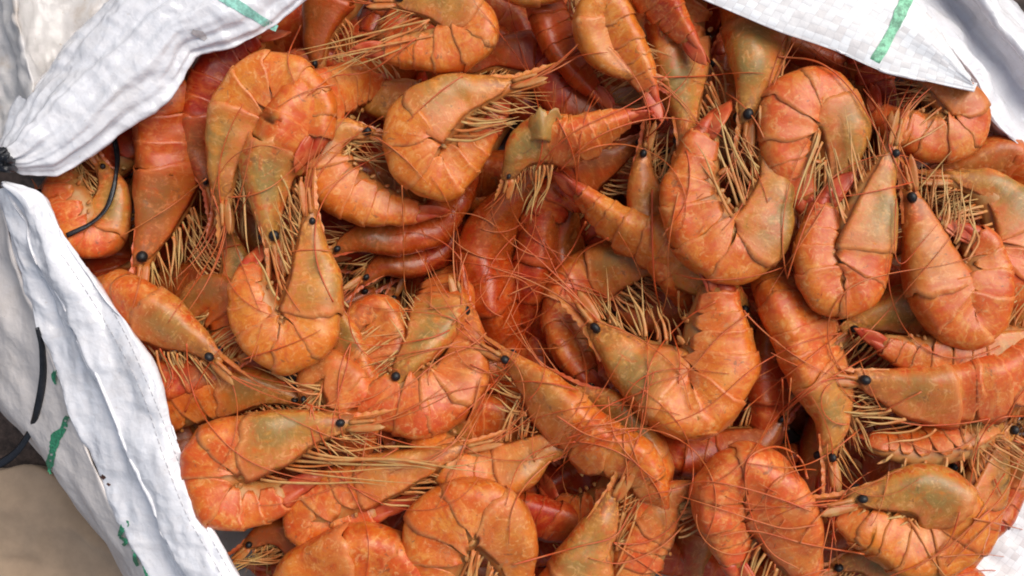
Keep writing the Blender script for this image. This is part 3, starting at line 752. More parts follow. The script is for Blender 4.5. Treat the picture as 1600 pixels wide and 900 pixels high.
SEEN = {
 10: "dark red shrimp between the twisted white flap and the sprawled tan legs",
 85: "buried shrimp between the head down tan one and the one on its back",
 72: "buried shrimp between the smooth slanting red one and the broad orange hump",
 0: "buried shrimp under the shaded curl with the black tape, just above the sack hem",
 1: "buried shrimp below the head of the long upright shaded one, left side",
 44: "dark shrimp between the open C shape and the small red curl above it",
 31: "dark red shrimp at the top edge right of the sprawled legged one",
 4: "buried shrimp in the gap between the U shape's raised head and the greyish head end",
 86: "buried shrimp pinched above the round two eyed one and below the one on its back",
 73: "buried shrimp in the gap between the two grey backed upright ones at the top",
 34: "dark red shrimp under the tail of the open C shape, above the wet red backs",
 60: "buried shrimp at the bottom edge left of the broad orange hump",
 64: "buried shrimp behind the raised tail of the big U shape, right of centre",
 49: "buried shrimp just above the head of the upright shrimp at the bottom centre",
 36: "buried shrimp over the pointed central head, under the dim curved one",
 48: "buried shrimp left of the pinkish end behind the pointed central head",
 5: "buried shrimp right of the U shape's open side, below the wet red bulge",
 24: "buried shrimp left end of the glossy red curled tail, beside the U shape's head",
 2: "buried shrimp right of the horseshoe's top, below the sprawled tan legs",
 95: "buried shrimp low in the shade right of the long upright red brown one",
 21: "buried shrimp directly under the belly of the sprawled legged shrimp",
 103: "deep red shrimp far down beside the twisted flap's edge near the top",
 13: "buried shrimp in the dark just above the long red tail pointing right",
 55: "buried shrimp below the grey backed head down one, left of the big U's tail",
 113: "deep shrimp at the top edge behind the tan legs, seen through a gap",
 12: "buried shrimp between the open C's back and the shrimp with the long red tail",
 11: "buried shrimp among the tan legs at the top, upper of two there",
 22: "buried shrimp among the tan legs at the top, lower of two there",
 99: "deep shrimp in the dark slot below the long upright shaded one",
 165: "deep shrimp at the bottom of the dark hole left of the head down tan one",
 57: "buried shrimp under the red tail slanting to the central hollow",
 87: "buried shrimp inside the curl of the rounded one at the white flap's corner",
 27: "buried shrimp right above the small bright orange hump, left of centre",
 32: "buried shrimp in the mouth of the open C, beside the torn head shell",
 63: "buried shrimp at the top edge between the red pointed tail and the white flap",
 28: "buried shrimp between the bright bottom left back and the red folded tail above it",
 77: "buried shrimp in the gap left of the round two eyed one, near the bottom",
 56: "buried shrimp left of the pinkish flank behind the big U shape",
 25: "buried shrimp at the back end of the greenish headed one, left of centre",
 38: "buried shrimp in the dark left of the pointed central head's body",
 74: "buried shrimp in the narrow gap between the folded oval and the head up one",
 79: "buried shrimp inside the bottom opening of the broad orange hump",
 19: "buried shrimp at the bottom edge nearest the white hem",
 81: "buried shrimp behind the curled red tail of the head up one, far right",
 84: "buried shrimp between the pale eyed head and the one facing left below it",
 80: "buried shrimp behind the pointed head of the folded oval, under the rounded one",
 65: "buried shrimp inside the curve of the big U shape, under its legs",
 20: "buried shrimp just above the back of the open C shape",
 18: "buried shrimp at the bottom edge between the shaded red one and the bright back",
 9: "buried shrimp inside the curl of the big pale legged one at lower left",
 83: "buried shrimp under the left edge of the head up one, right side",
 26: "buried shrimp showing as a spot between the small orange hump and greenish head",
 23: "buried shrimp beside the head of the one with the long red tail",
 37: "buried shrimp right beside the pointed central head's lower jaw",
 59: "buried shrimp in the inner curve of the broad banded back",
}
for lay, step in ((-1.1, 118), (-2.6, 135)):
    for gx, gy in product(np.arange(60, 1640, step), np.arange(-90, 1000, step * .72)):
        x, y = gx + fr.uniform(-35, 35), gy + fr.uniform(-30, 30)
        if not inside(x, y): continue
        if lay > -2 and min((x - hx) ** 2 + (y - hy) ** 2 for hx, hy in HOLES) < 60 ** 2: continue
        a = fr.uniform(0, 2 * np.pi); k = fr.choice([-1, 1]) * fr.uniform(.004, .011); st = 55.
        pts = [(x, y)]; aa = a
        for _ in range(6):
            aa += k * st; pts.append((pts[-1][0] + st * math.cos(aa), pts[-1][1] + st * math.sin(aa)))
        pts = np.array(pts); pts -= pts.mean(0) - (x, y)
        if not all(inside(px, py) for px, py in pts): continue
        fill.append((lay, pts))
for fi, (lay, pts) in enumerate(fill):
    if fi in HIDDEN:
        fr.uniform(size=4); continue
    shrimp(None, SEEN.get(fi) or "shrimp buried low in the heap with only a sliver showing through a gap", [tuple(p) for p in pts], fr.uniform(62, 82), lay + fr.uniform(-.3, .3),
           tone=fr.uniform(.75, 1.05), roll=fr.uniform(0, 70), detail=1 if lay > -1.5 else 0, legs=.8 if lay > -1.5 else 0, swim=0, feel=0, group="shrimps buried in the heap")  # dark red tone paints in the shade deep in the heap

# ------------------------------------------------------------------ height field of the heap, for everything that lies on it
CELL = 6
GW, GH = 300, 190
hf = np.full((GH, GW), -260.0)
allp = np.vstack(hf_pts)
ax, ay = to_px(allp)
ix, iy = ((ax + 100) / CELL).astype(int), ((ay + 100) / CELL).astype(int)
ok = (ix >= 0) & (ix < GW) & (iy >= 0) & (iy < GH)
np.maximum.at(hf, (iy[ok], ix[ok]), allp[ok, 2])
def dil(h):
    o = h.copy()
    for dy in (-1, 0, 1):
        for dx in (-1, 0, 1):
            o = np.maximum(o, np.roll(np.roll(h, dy, 0), dx, 1))
    return o
hf = dil(hf)
def hat(x, y):
    i = np.clip(((np.asarray(y) + 100) / CELL).astype(int), 0, GH - 1); j = np.clip(((np.asarray(x) + 100) / CELL).astype(int), 0, GW - 1)
    return hf[i, j]
def drape(pp, lift=3., sm=5, zs=None):
    """pp: n x 2 picture positions -> positions resting on the heap"""
    raw = np.maximum(hat(pp[:, 0], pp[:, 1]), -140)
    z = raw.copy()
    if zs is not None: z[0] = zs
    for _ in range(sm):
        zz = np.pad(z, 2, mode='edge')
        z = (zz[:-4] + zz[1:-3] + zz[2:-2] + zz[3:-1] + zz[4:]) / 5
        z = np.maximum(z, raw - 4)
    w = np.clip(np.arange(len(z)) / 5., 0, 1) if zs is not None else 1
    z = z + lift * w
    return P(pp[:, 0], pp[:, 1], z)

def feeler(sh, pp, r0, r1, zs=None, lift=3.):
    pa = drape(np.asarray(pp), lift, zs=zs)
    n = len(pa)
    rad = np.linspace(r0, r1, n)
    pv, pf = tube(pa, rad, rad, (0, 0.02, 1), 5)
    t = float(fr.random())
    mesh_obj("feeler", pv, pf, M_ANT, sh.root, sh.base, np.broadcast_to((sh.tone, .3, t * .7, .5), (len(pv), 4)))

by = {s.key: s for s in ALL if s.key}
for s in ALL:
    if s.key is None: continue
    r = s.r
    hx, hy = to_px(s.C[3][None])
    tx, ty = to_px(s.C[20][None])
    a0 = math.atan2(hy[0] - ty[0], hx[0] - tx[0])
    few = s.C[150][1] > 60 or s.C[150][0] < -420
    for e in range(1 if few or r.random() < .4 else 2):
        ln = r.uniform(120, 420) * s.feel * (.4 if few else 1)
        n = int(ln / 7) + 4
        a = a0 + r.normal(0, .25); kap = r.normal(0, .006); pp = [(hx[0], hy[0])]
        for i in range(n):
            kap += r.normal(0, .0011); kap *= .985
            a += kap * 7
            pp.append((pp[-1][0] + 7 * math.cos(a), pp[-1][1] + 7 * math.sin(a)))
        pp = np.array(pp)
        if hx[0] < ledge(hy[0]): continue
        keep = np.array([(inside(px, py) and inside(px - 50, py)) or px > 500 and (py > 700 or py < 60 or px > 1500) for px, py in pp]) & np.array([px > ledge(py) for px, py in pp])
        if not keep.all(): pp = pp[:max(6, int(np.argmin(keep)))]
        feeler(s, pp, 1.3, .5, zs=s.C[3][2], lift=3.)

TRACED = [('M9', [(1019, 296), (1020, 400), (1027, 465), (1050, 520), (1062, 560), (1060, 600)], 2.2),
          ('M8', [(915, 347), (890, 395), (847, 442), (815, 470), (798, 500)], 2.0),
          ('M8', [(950, 372), (905, 400), (870, 470), (830, 500), (780, 515)], 1.5),
          ('M3', [(628, 290), (630, 350), (632, 440), (640, 470)], 1.5),
          ('R7', [(752, 590), (735, 650), (700, 700), (650, 728), (600, 722), (552, 704)], 1.9),
          ('R7', [(765, 600), (742, 650), (712, 690), (660, 720), (610, 740)], 1.5),
          ('R10', [(800, 883), (900, 855), (960, 838), (985, 800), (1010, 775), (1065, 764)], 1.9),
          ('R12', [(1075, 815), (1030, 856), (970, 880), (920, 872)], 2.0),
          ('R12', [(1262, 748), (1249, 715), (1212, 698), (1171, 715), (1165, 762), (1178, 816), (1205, 863), (1250, 890)], 2.2),
          ('R13', [(1270, 800), (1225, 782), (1160, 762), (1100, 752), (1050, 764)], 1.9),
          ('R13', [(1276, 820), (1230, 826), (1188, 816), (1128, 796), (1058, 774)], 2.0),
          ('R14', [(1440, 612), (1370, 650), (1296, 708), (1240, 730), (1168, 724)], 1.8),
          ('R15', [(1222, 590), (1227, 668), (1249, 752)], 1.8),
          ('R15', [(1236, 590), (1232, 640), (1228, 700), (1250, 745)], 1.5),
          ('R13', [(1350, 866), (1260, 850), (1180, 830), (1120, 838)], 1.9),
          ('M10', [(1060, 300), (1045, 380), (1040, 470), (1010, 540)], 1.8),
          ('M11', [(1120, 470), (1070, 500), (1020, 560), (1000, 640)], 1.6),
          ('M12', [(930, 500), (1000, 530), (1060, 580), (1080, 640)], 1.5),
          ('M13', [(920, 500), (880, 540), (830, 545), (790, 545)], 1.5),
          ('M13', [(1170, 490), (1120, 530), (1075, 580), (1020, 600), (960, 640)], 1.7),
          ('M14', [(760, 520), (735, 540), (690, 560), (640, 600), (575, 640)], 1.8),
          ('M19', [(860, 720), (820, 760), (800, 800), (795, 850)], 1.9),
          ('M19', [(900, 690), (850, 700), (810, 730), (790, 790)], 1.6),
          ('M20', [(1000, 640), (960, 660), (900, 670), (850, 700)], 1.6),
          ('M20', [(990, 620), (975, 680), (980, 740), (975, 800)], 1.7),
          ('M20', [(950, 620), (960, 680), (1000, 730), (1040, 760)], 1.6),
          ('M20', [(870, 650), (920, 680), (980, 690), (1030, 660)], 1.6),
          ('M20', [(1010, 610), (940, 640), (900, 690), (870, 720)], 1.6),
          ('L4', [(285, 350), (300, 400), (330, 395), (370, 340), (390, 300)], 1.5),
          ('R4', [(250, 545), (270, 590), (240, 640), (262, 660)], 1.6),
          ('T1', [(650, 60), (580, 110), (520, 120), (480, 150)], 2.0),
          ('R1', [(470, 40), (450, 90), (460, 130)], 1.6),
          ('U7', [(1215, 88), (1280, 98), (1330, 140), (1370, 205), (1385, 240)], 2.0),
          ('Q1', [(1320, 60), (1345, 120), (1380, 190), (1392, 240)], 1.8),
          ('Q5', [(1400, 310), (1398, 390), (1410, 412), (1440, 380), (1465, 350)], 1.2),
          ('R17', [(1600, 650), (1560, 655), (1530, 690), (1515, 760)], 1.7),
          ('R18', [(1600, 700), (1570, 770), (1520, 820), (1460, 870), (1380, 905)], 2.4),
          ('R18', [(1605, 730), (1575, 790), (1530, 835), (1480, 885)], 2.2),
          ('R18', [(1470, 870), (1530, 866), (1570, 870)], 1.4),
          ('R18', [(1480, 905), (1530, 892), (1590, 893)], 1.8),
          ('R17', [(1520, 810), (1560, 818), (1600, 828)], 1.8),
          ('R17', [(1500, 800), (1480, 850), (1430, 890)], 1.8)]
for k, pp, w in TRACED:
    feeler(by[k], catmull(pp, max(12, len(pp) * 7)), w * .82, w * .4, lift=5.)
# dense tangle of orange feelers low in the centre and along the lower right rim
for k in range(58):
    cx, cy, own = [(950, 665, 'M20'), (860, 720, 'M19'), (1250, 840, 'R12'), (1560, 740, 'R17'), (760, 600, 'M14b'), (1300, 700, 'R15')][k % 6] if k < 30 else [(780, 420, 'M5'), (850, 480, 'M11'), (720, 500, 'M23'), (340, 330, 'L4')][k % 4]
    x, y = cx + fr.normal(0, 38), cy + fr.normal(0, 34)
    a = fr.uniform(0, 6.28); kap = fr.normal(0, .010); pp = [(x, y)]
    for i in range(int(fr.uniform(12, 30))):
        kap += fr.normal(0, .0014); a += kap * 7
        pp.append((pp[-1][0] + 7 * math.cos(a), pp[-1][1] + 7 * math.sin(a)))
    pp = np.array([q for q in pp if inside(*q)] or pp[:6])
    if len(pp) > 5: feeler(by[own], pp, fr.uniform(.9, 1.4), .5, lift=4.)
# ------------------------------------------------------------------ the sack
# torn piece of head shell standing up on one shrimp
m2 = by['M2']
ta = np.linspace(0, 1, 12)[:, None]; tb = np.linspace(-1, 1, 14)[None, :]
tw = 20 + 16 * ta ** .7
tpx = 842 + 12 * ta + tb * tw * .9 - 6 * ta * tb; tpy = 218 - 46 * ta + 5 * tb ** 2 + 6 * ta ** 3 * np.sin(tb * 7 + 1) + 3 * ta ** 3 * np.sin(tb * 17)
tz = hat(842, 215) + 6 + 10 * ta - 16 * tb ** 2 + 4 * np.sin(tb * 3 + ta * 4)
TV = P(tpx, tpy, tz); tn = nrm(np.cross(np.gradient(TV, axis=1), np.gradient(TV, axis=0))); tn = tn * np.sign(tn[..., 2:3])
TA, TF = shell(TV, 1.5, tn)
tpg = np.stack([.25 + 0 * tz, .30 + 0 * tz, .2 + .3 * np.abs(tb) + 0 * tz, .9 + 0 * tz], -1).reshape(-1, 4)
tl = mesh_obj("shell_flap", TA, TF, M_SHELL, m2.root, m2.base, np.vstack([tpg, tpg]), np.broadcast_to((.3, .5, 0, 1), (len(TA), 4)))
tl["label"] = "ragged torn flap of tan head shell"
sack = empty("woven_sack", P(700, 450, -425), "open white woven plastic sack with torn folded rim holding the shrimps", "sack")
SB = np.asarray(P(700, 450, -425))

def loft(rows, nu=90, sub=10):
    R = [catmull(P(*np.array([[p[0], p[1]] for p in row], float).T, np.array([p[2] if len(p) > 2 else z for p in row], float)), nu) for z, row in rows]
    R = np.array(R)                                    # rows x nu x 3
    n = (len(R) - 1) * sub + 1
    out = np.stack([catmull_keep(R[:, j], sub) for j in range(nu)], 1)
    return out                                          # n x nu x 3

def catmull_keep(K, sub):
    A = np.vstack([2 * K[0] - K[1], K, 2 * K[-1] - K[-2]])
    t = np.linspace(0, 1, sub, endpoint=False)[:, None]
    o = []
    for i in range(1, len(A) - 2):
        p0, p1, p2, p3 = A[i - 1], A[i], A[i + 1], A[i + 2]
        o.append(.5 * (2 * p1 + (p2 - p0) * t + (2 * p0 - 5 * p1 + 4 * p2 - p3) * t**2 + (3 * p1 - p0 - 3 * p2 + p3) * t**3))
    return np.vstack(o + [A[-2][None]])

def sheet_uv(V):
    du = np.linalg.norm(np.diff(V, axis=1), axis=-1).mean(0); dv = np.linalg.norm(np.diff(V, axis=0), axis=-1).mean(1)
    u = np.concatenate([[0], np.cumsum(du)]); v = np.concatenate([[0], np.cumsum(dv)])
    return np.stack(np.broadcast_arrays(u[None, :], v[:, None]), -1)

sheets = []
def panel(name, rows, mat, nu=90, sub=10, wr=(), seed=0, th=2.0, edge=0.):
    V = loft(rows, nu, sub)
    uv = sheet_uv(V)
    nv = nrm(np.cross(np.gradient(V, axis=1), np.gradient(V, axis=0)))
    flip = np.sign(nv[..., 2].mean()) or 1
    nv = nv * flip
    h = 0
    for amp, su, sv, kind in wr:
        q = np.stack([uv[..., 0] / su, uv[..., 1] / sv, 0 * uv[..., 0] + seed], -1)
        w = fbm(q, seed, 3)
        if kind == 'crease':
            rc = np.random.default_rng(seed + 77); w = 0
            for e in range(5):
                an = rc.uniform(0, np.pi); ph = q[..., 0] * math.cos(an) + q[..., 1] * math.sin(an) + .55 * vnoise(q * .8, seed + e) + rc.uniform(0, 1)
                w = w + (np.abs((ph * .5) % 1 - .5) * 4 - 1) * rc.uniform(.5, 1) * np.clip(.55 + vnoise(q * .45 + 9, seed + 20 + e), .15, 1)
        h = h + amp * ((1 - np.abs(w)) ** 3 if kind == 'ridge' else w)
    ns = nv
    for _ in range(6):
        q_ = np.pad(ns, ((1, 1), (1, 1), (0, 0)), mode='edge'); ns = nrm(q_[:-2, 1:-1] + q_[2:, 1:-1] + q_[1:-1, :-2] + q_[1:-1, 2:] + ns)
    V = V + ns * np.asarray(h)[..., None] if len(wr) else V
    nv = nrm(np.cross(np.gradient(V, axis=1), np.gradient(V, axis=0))) * flip
    A, F = shell(V, th, nv)
    if flip < 0: F = [tuple(reversed(f)) for f in F]
    o = mesh_obj(name, A, F, mat, sack, SB, uv=np.vstack([uv.reshape(-1, 2)] * 2))
    sheets.append((V, nv))
    return V, nv, o

# left rim: folded hem and the outer wall below it
E = [(8, 285), (58, 300), (88, 346), (140, 420), (205, 520), (255, 625), (298, 745), (335, 832), (375, 910), (400, 965)]
left_rows = [
    (40, [(p[0] - 8, p[1] + 6) for p in E]),
    (96, [(p[0] - 1, p[1]) for p in E]),
    (106, [(p[0] - 5, p[1] + 2) for p in E]),
    (112, [(6, 289), (38, 318), (62, 372), (110, 440), (172, 540), (224, 640), (264, 750), (302, 840), (340, 910), (366, 965)]),
    (98, [(5, 292), (24, 330), (46, 388), (88, 455), (136, 548), (176, 642), (222, 755), (264, 840), (304, 910), (330, 965)]),
    (94, [(5, 293), (22, 331), (43, 389), (85, 456), (133, 549), (173, 643), (219, 756), (261, 841), (301, 906), (327, 966)]),
    (74, [(4, 294), (20, 333), (40, 391), (81, 458), (129, 551), (168, 646), (214, 759), (256, 843), (296, 908), (322, 968)]),
    (62, [(4, 295), (17, 337), (34, 398), (70, 467), (112, 560), (150, 655), (194, 765), (236, 845), (276, 912), (302, 970)]),
    (56, [(3, 296), (12, 342), (26, 405), (54, 478), (92, 570), (126, 668), (166, 765), (206, 840), (246, 912), (272, 970)]),
    (52, [(2, 297), (8, 344), (20, 407), (48, 480), (86, 572), (120, 671), (160, 767), (200, 842), (240, 912), (266, 970)]),
]
outer_rows = [
    (30, [(4, 296), (14, 342), (26, 405), (54, 478), (92, 570), (126, 668), (166, 765), (206, 840), (246, 912), (272, 970)]),
    (46, [(2, 297), (9, 344), (21, 407), (49, 480), (87, 572), (121, 671), (161, 767), (201, 842), (241, 912), (267, 970)]),
    (12, [(0, 300), (0, 355), (12, 430), (30, 510), (62, 600), (92, 690), (128, 770), (170, 845), (216, 912), (240, 970)]),
    (-30, [(-6, 305), (-30, 370), (-20, 460), (-6, 540), (25, 615), (66, 695), (104, 760), (150, 828), (205, 905), (228, 970)]),
    (-100, [(-14, 310), (-70, 400), (-64, 480), (-50, 560), (-4, 636), (44, 697), (84, 748), (135, 812), (198, 900), (220, 970)]),
    (-300, [(0, 320), (-40, 410), (-30, 480), (-20, 560), (30, 640), (70, 700), (110, 750), (160, 815), (225, 900), (250, 970)]),
]
VL, NL, o = panel("sack_rim", left_rows, M_SACK, 240, 12, [(5, 150, 60, 'n'), (6.5, 70, 48, 'crease'), (2.6, 30, 26, 'crease'), (.5, 12, 10, 'crease')], seed=3)
VO, NO, o = panel("outer_wall", outer_rows, M_BEIGE, 110, 10, [(6, 150, 70, 'n'), (3, 80, 50, 'crease')], seed=5)
VLO, NLO = np.concatenate([VL.reshape(-1, 3), VO.reshape(-1, 3)])[None], np.concatenate([NL.reshape(-1, 3), NO.reshape(-1, 3)])[None]

# twisted flap running from the black knot up to the right
F0 = [(12, 266), (48, 275), (96, 271), (150, 236), (205, 191), (266, 150), (296, 96), (310, 83), (360, 72), (420, 45), (486, -4), (560, -60)]
top_rows = [
    (20, [(p[0] - 16, p[1] - 18) for p in F0]),
    (72, F0),
    (84, [(p[0] - 4, p[1] - 5) for p in F0]),
    (104, [(8, 256), (42, 256), (86, 238), (136, 200), (186, 152), (244, 104), (272, 66), (288, 52), (340, 30), (398, 4), (460, -42), (520, -95)]),
    (112, [(8, 250), (34, 234), (70, 194), (114, 146), (160, 100), (205, 58), (232, 30), (250, 16), (300, -16), (350, -46), (410, -82), (480, -130)]),
    (84, [(7, 244), (26, 214), (54, 168), (90, 122), (134, 80), (178, 32), (200, 8), (216, -6), (262, -42), (310, -76), (370, -110), (440, -160)]),
    (40, [(5, 240), (16, 205), (36, 163), (70, 122), (112, 66), (158, 20), (176, 2), (190, -12), (232, -60), (280, -100), (340, -140), (400, -190)]),
    (-40, [(10, 244), (24, 212), (46, 172), (80, 132), (122, 78), (168, 30), (186, 12), (200, -2), (242, -50), (290, -90), (350, -130), (410, -180)]),
]
VT, NT, o = panel("twisted_flap", top_rows, M_SACK, 200, 14, [(8, 260, 26, 'n'), (6, 300, 34, 'crease'), (2.6, 50, 26, 'crease'), (1.0, 16, 12, 'crease')], seed=8)

# dirty thin wall behind the knot
back = [
    (-30, [(-120, -80), (-110, 40), (-70, 150), (-30, 225), (0, 246)]),
    (-10, [(-40, -80), (-36, 40), (-16, 140), (-4, 215), (3, 247)]),
    (10, [(4, -80), (10, 40), (24, 120), (20, 200), (6, 247)]),
    (52, [(20, -80), (26, 20), (44, 105), (50, 150), (9, 247)]),
    (0, [(40, -80), (50, 20), (66, 105), (60, 165), (10, 247)]),
    (-20, [(110, -80), (105, 20), (100, 90), (70, 165), (11, 248)]),
    (-30, [(240, -80), (190, 0), (130, 80), (84, 170), (14, 249)]),
]
VB, NB_, o = panel("rear_wall", back, M_DIRTY, 70, 10, [(8, 70, 40, 'n'), (4, 40, 26, 'crease'), (2, 18, 13, 'crease')], seed=15)

# flat flap folded over the heap at upper right
Q0 = [(1040, -30), (1124, 8), (1215, 46), (1300, 76), (1384, 112), (1450, 127), (1522, 143)]
flap = [
    (90, [(p[0] + 6, p[1] - 14) for p in Q0]),
    (128, Q0),
    (134, [(p[0] + 1, p[1] - 4) for p in Q0]),
    (138, [(1075, -70), (1150, -32), (1240, 4), (1325, 36), (1405, 72), (1462, 98), (1520, 132)]),
    (138, [(1130, -130), (1210, -86), (1290, -40), (1360, -4), (1430, 38), (1474, 78), (1517, 124)]),
    (126, [(1190, -190), (1270, -140), (1340, -80), (1394, -30), (1446, 18), (1482, 66), (1515, 118)]),
]
VF, NF, o = panel("folded_flap", flap, M_WEAVE, 110, 12, [(3, 120, 80, 'n'), (1.0, 70, 50, 'crease')], seed=22)

# grey valley and white ridge at the far upper right corner
I0 = [(1330, -90), (1400, -10), (1470, 66), (1518, 130), (1546, 188), (1602, 240), (1690, 310)]
valley = [
    (0, [(p[0] - 8, p[1] + 6) for p in I0]),
    (55, I0),
    (62, [(p[0] + 8, p[1] - 6) for p in I0]),
    (30, [(1370, -100), (1438, -20), (1506, 56), (1552, 118), (1584, 170), (1636, 220), (1710, 280)]),
    (18, [(1400, -110), (1466, -26), (1526, 44), (1572, 100), (1610, 150), (1660, 200), (1730, 250)]),
    (70, [(1436, -120), (1494, -36), (1540, 24), (1582, 74), (1622, 122), (1680, 170), (1750, 220)]),
    (66, [(1470, -120), (1524, -36), (1562, 14), (1600, 54), (1644, 96), (1700, 140), (1770, 190)]),
    (20, [(1484, -120), (1540, -36), (1576, 14), (1612, 50), (1656, 90), (1712, 134), (1782, 184)]),
    (-260, [(1470, -110), (1526, -26), (1562, 24), (1600, 62), (1644, 100), (1700, 144), (1770, 194)]),
]
VV, NV, o = panel("side_fold", valley, M_SACK, 100, 10, [(6, 90, 40, 'n'), (4, 60, 34, 'crease'), (1.5, 24, 18, 'crease')], seed=31)

# bare wall beside the heap at lower right
B0 = [(1680, 560), (1640, 650), (1600, 738), (1556, 822), (1492, 902), (1420, 980)]
wall = [
    (-90, [(p[0] - 60, p[1] - 40) for p in B0]),
    (-52, [(p[0] - 10, p[1] - 6) for p in B0]),
    (-40, [(p[0] + 30, p[1] + 20) for p in B0]),
    (-40, [(p[0] + 110, p[1] + 70) for p in B0]),
    (-80, [(p[0] + 190, p[1] + 120) for p in B0]),
    (-300, [(p[0] + 200, p[1] + 130) for p in B0]),
]
VW, NW, o = panel("side_wall", wall, M_WEAVE, 80, 8, [(6, 90, 60, 'n'), (3, 60, 40, 'crease'), (1.2, 20, 16, 'crease')], seed=40)

# the bag under the heap
cen = np.array([850., 430.])
ring0 = np.vstack([OUT, OUT[:1]])
ring0 = catmull(ring0, 80)
rings = []
for sc_, z in ((.05, -250), (.5, -245), (.85, -220), (.96, -150), (1.0, -80), (1.01, -75), (1.02, -110), (1.02, -300), (.98, -428)):
    rings.append(P(*(cen + (ring0 - cen) * sc_).T, z))
bag = np.array(rings)
bn = nrm(np.cross(np.gradient(bag, axis=1), np.gradient(bag, axis=0)))
mesh_obj("bag_body", bag.reshape(-1, 3), grid_faces(*bag.shape[:2]), M_DIRTY, sack, SB, uv=sheet_uv(bag).reshape(-1, 2))

# prints and stitching laid on the panels
def on_sheet(V, nv, pp, lift):
    sx, sy = to_px(V); fl = np.stack([sx.ravel(), sy.ravel()], -1)
    Vf, nf = V.reshape(-1, 3), nv.reshape(-1, 3)
    out, on = [], []
    for q in pp:
        dd = ((fl - q) ** 2).sum(1); i = np.argsort(dd)[:40]
        near = i[dd[i] < max(dd[i[0]] * 4, 30)]
        top = Vf[near, 2].max()
        near = near[Vf[near, 2] > top - 18]
        w = 1 / (((fl[near] - q) ** 2).sum(1) + 1.0); w /= w.sum()
        z = (Vf[near, 2] * w).sum(); n_ = nrm((nf[near] * w[:, None]).sum(0))
        out.append(P(q[0], q[1], z)); on.append(n_)
    out, on = np.array(out).reshape(-1, 3), np.array(on)
    return out + on * lift, on
def strip(V, nv, pp, width, mat, name="printed_mark", jag=.25, gaps=0., label=None, seed=1):
    c = catmull(pp, max(8, int(np.linalg.norm(np.diff(np.array(pp, float), axis=0), axis=1).sum() / 3)))
    t = nrm(np.gradient(c, axis=0)); nn = np.stack([-t[:, 1], t[:, 0]], -1)
    rr_ = np.random.default_rng(seed)
    w = np.broadcast_to(np.interp(np.linspace(0, 1, len(c)), np.linspace(0, 1, len(np.atleast_1d(width))), np.atleast_1d(width)), (len(c),))
    rows_ = []
    sm_ = lambda x: np.convolve(np.pad(x, 2, mode='edge'), [.1, .2, .4, .2, .1], 'valid') * 1.6
    for f_ in (-.5, -.17, .17, .5):
        rows_.append(c + nn * (w * f_ * (1 + sm_(rr_.normal(0, jag, len(c))) * (abs(f_) > .3)))[:, None])
    R_ = np.array(rows_).transpose(1, 0, 2)
    pts_, _ = on_sheet(V, nv, R_.reshape(-1, 2), 1.1)
    fs = [f for k, f in enumerate(grid_faces(len(c), 4)) if rr_.random() > gaps]
    o = mesh_obj(name, pts_, fs, mat, sack, SB)
    if label: o["label"] = label
strip(VLO, NLO, [(106, 650), (96, 672), (86, 694), (80, 716), (79, 740)], [9, 12, 13, 11, 6], M_GREEN, jag=.4, gaps=.06, seed=2)
strip(VLO, NLO, [(86, 578), (85, 590), (88, 600)], [5, 7, 4], M_GREEN, jag=.3, gaps=.1, seed=3)
strip(VLO, NLO, [(196, 812), (192, 826), (188, 838)], [14, 12, 5], M_GREEN, jag=.3, seed=4)
strip(VLO, NLO, [(188, 838), (197, 846), (193, 852)], [4, 7, 7], M_GREEN, jag=.3, seed=5)
strip(VLO, NLO, [(214, 858), (211, 872), (216, 884)], [5, 5, 4], M_GREEN, jag=.3, seed=6)
strip(VLO, NLO, [(208, 858), (220, 866)], [5, 5], M_GREEN, jag=.3, seed=7)
strip(VLO, NLO, [(224, 884), (232, 896), (240, 910)], [6, 8, 6], M_GREEN, jag=.3, seed=8)
strip(VLO, NLO, [(159, 742), (164, 748)], [6, 6], M_BROWN, name="stain", seed=9)
strip(VLO, NLO, [(168, 755), (172, 759)], [5, 4], M_BROWN, name="stain", seed=10)
strip(VT, NT, [(338, -14), (364, 4), (394, 22), (420, 38), (432, 44)], [18, 17, 15, 13, 11], M_TEAL, jag=.08, label="faded teal stripe", seed=11)
strip(VF, NF, [(1418, -6), (1406, 22), (1394, 48), (1380, 74), (1364, 100)], [19, 20, 14, 18, 16], M_GREEN if False else plain("pale_green_print", (0.24, 0.58, 0.36), .5, .12, .5), jag=.05, seed=12)
strip(VT, NT, [(300, 48), (312, 54), (322, 62)], [6, 12, 5], plain("torn_edge", (0.52, 0.48, 0.47), .7), name="stain", seed=13)

def stitches(V, nv, pp, n, name="stitching"):
    c = catmull(pp, n * 3); parts = []
    q, on = on_sheet(V, nv, c, .7)
    for i in range(0, n * 3 - 2, 3):
        seg_ = q[i:i + 3]
        parts.append(tube(seg_, .55, .5, (0, 0.01, 1), 5))
    Vv, Ff = join(parts)
    mesh_obj(name, Vv, Ff, M_THREAD, sack, SB)
stitches(VL, NL, [(96, 398), (122, 436), (170, 512), (206, 578), (232, 640), (258, 720), (290, 800), (318, 850), (350, 905)], 44)
stitches(VL, NL, [(128, 410), (160, 458), (200, 530), (246, 636), (278, 720), (310, 800), (338, 856), (366, 905)], 46)

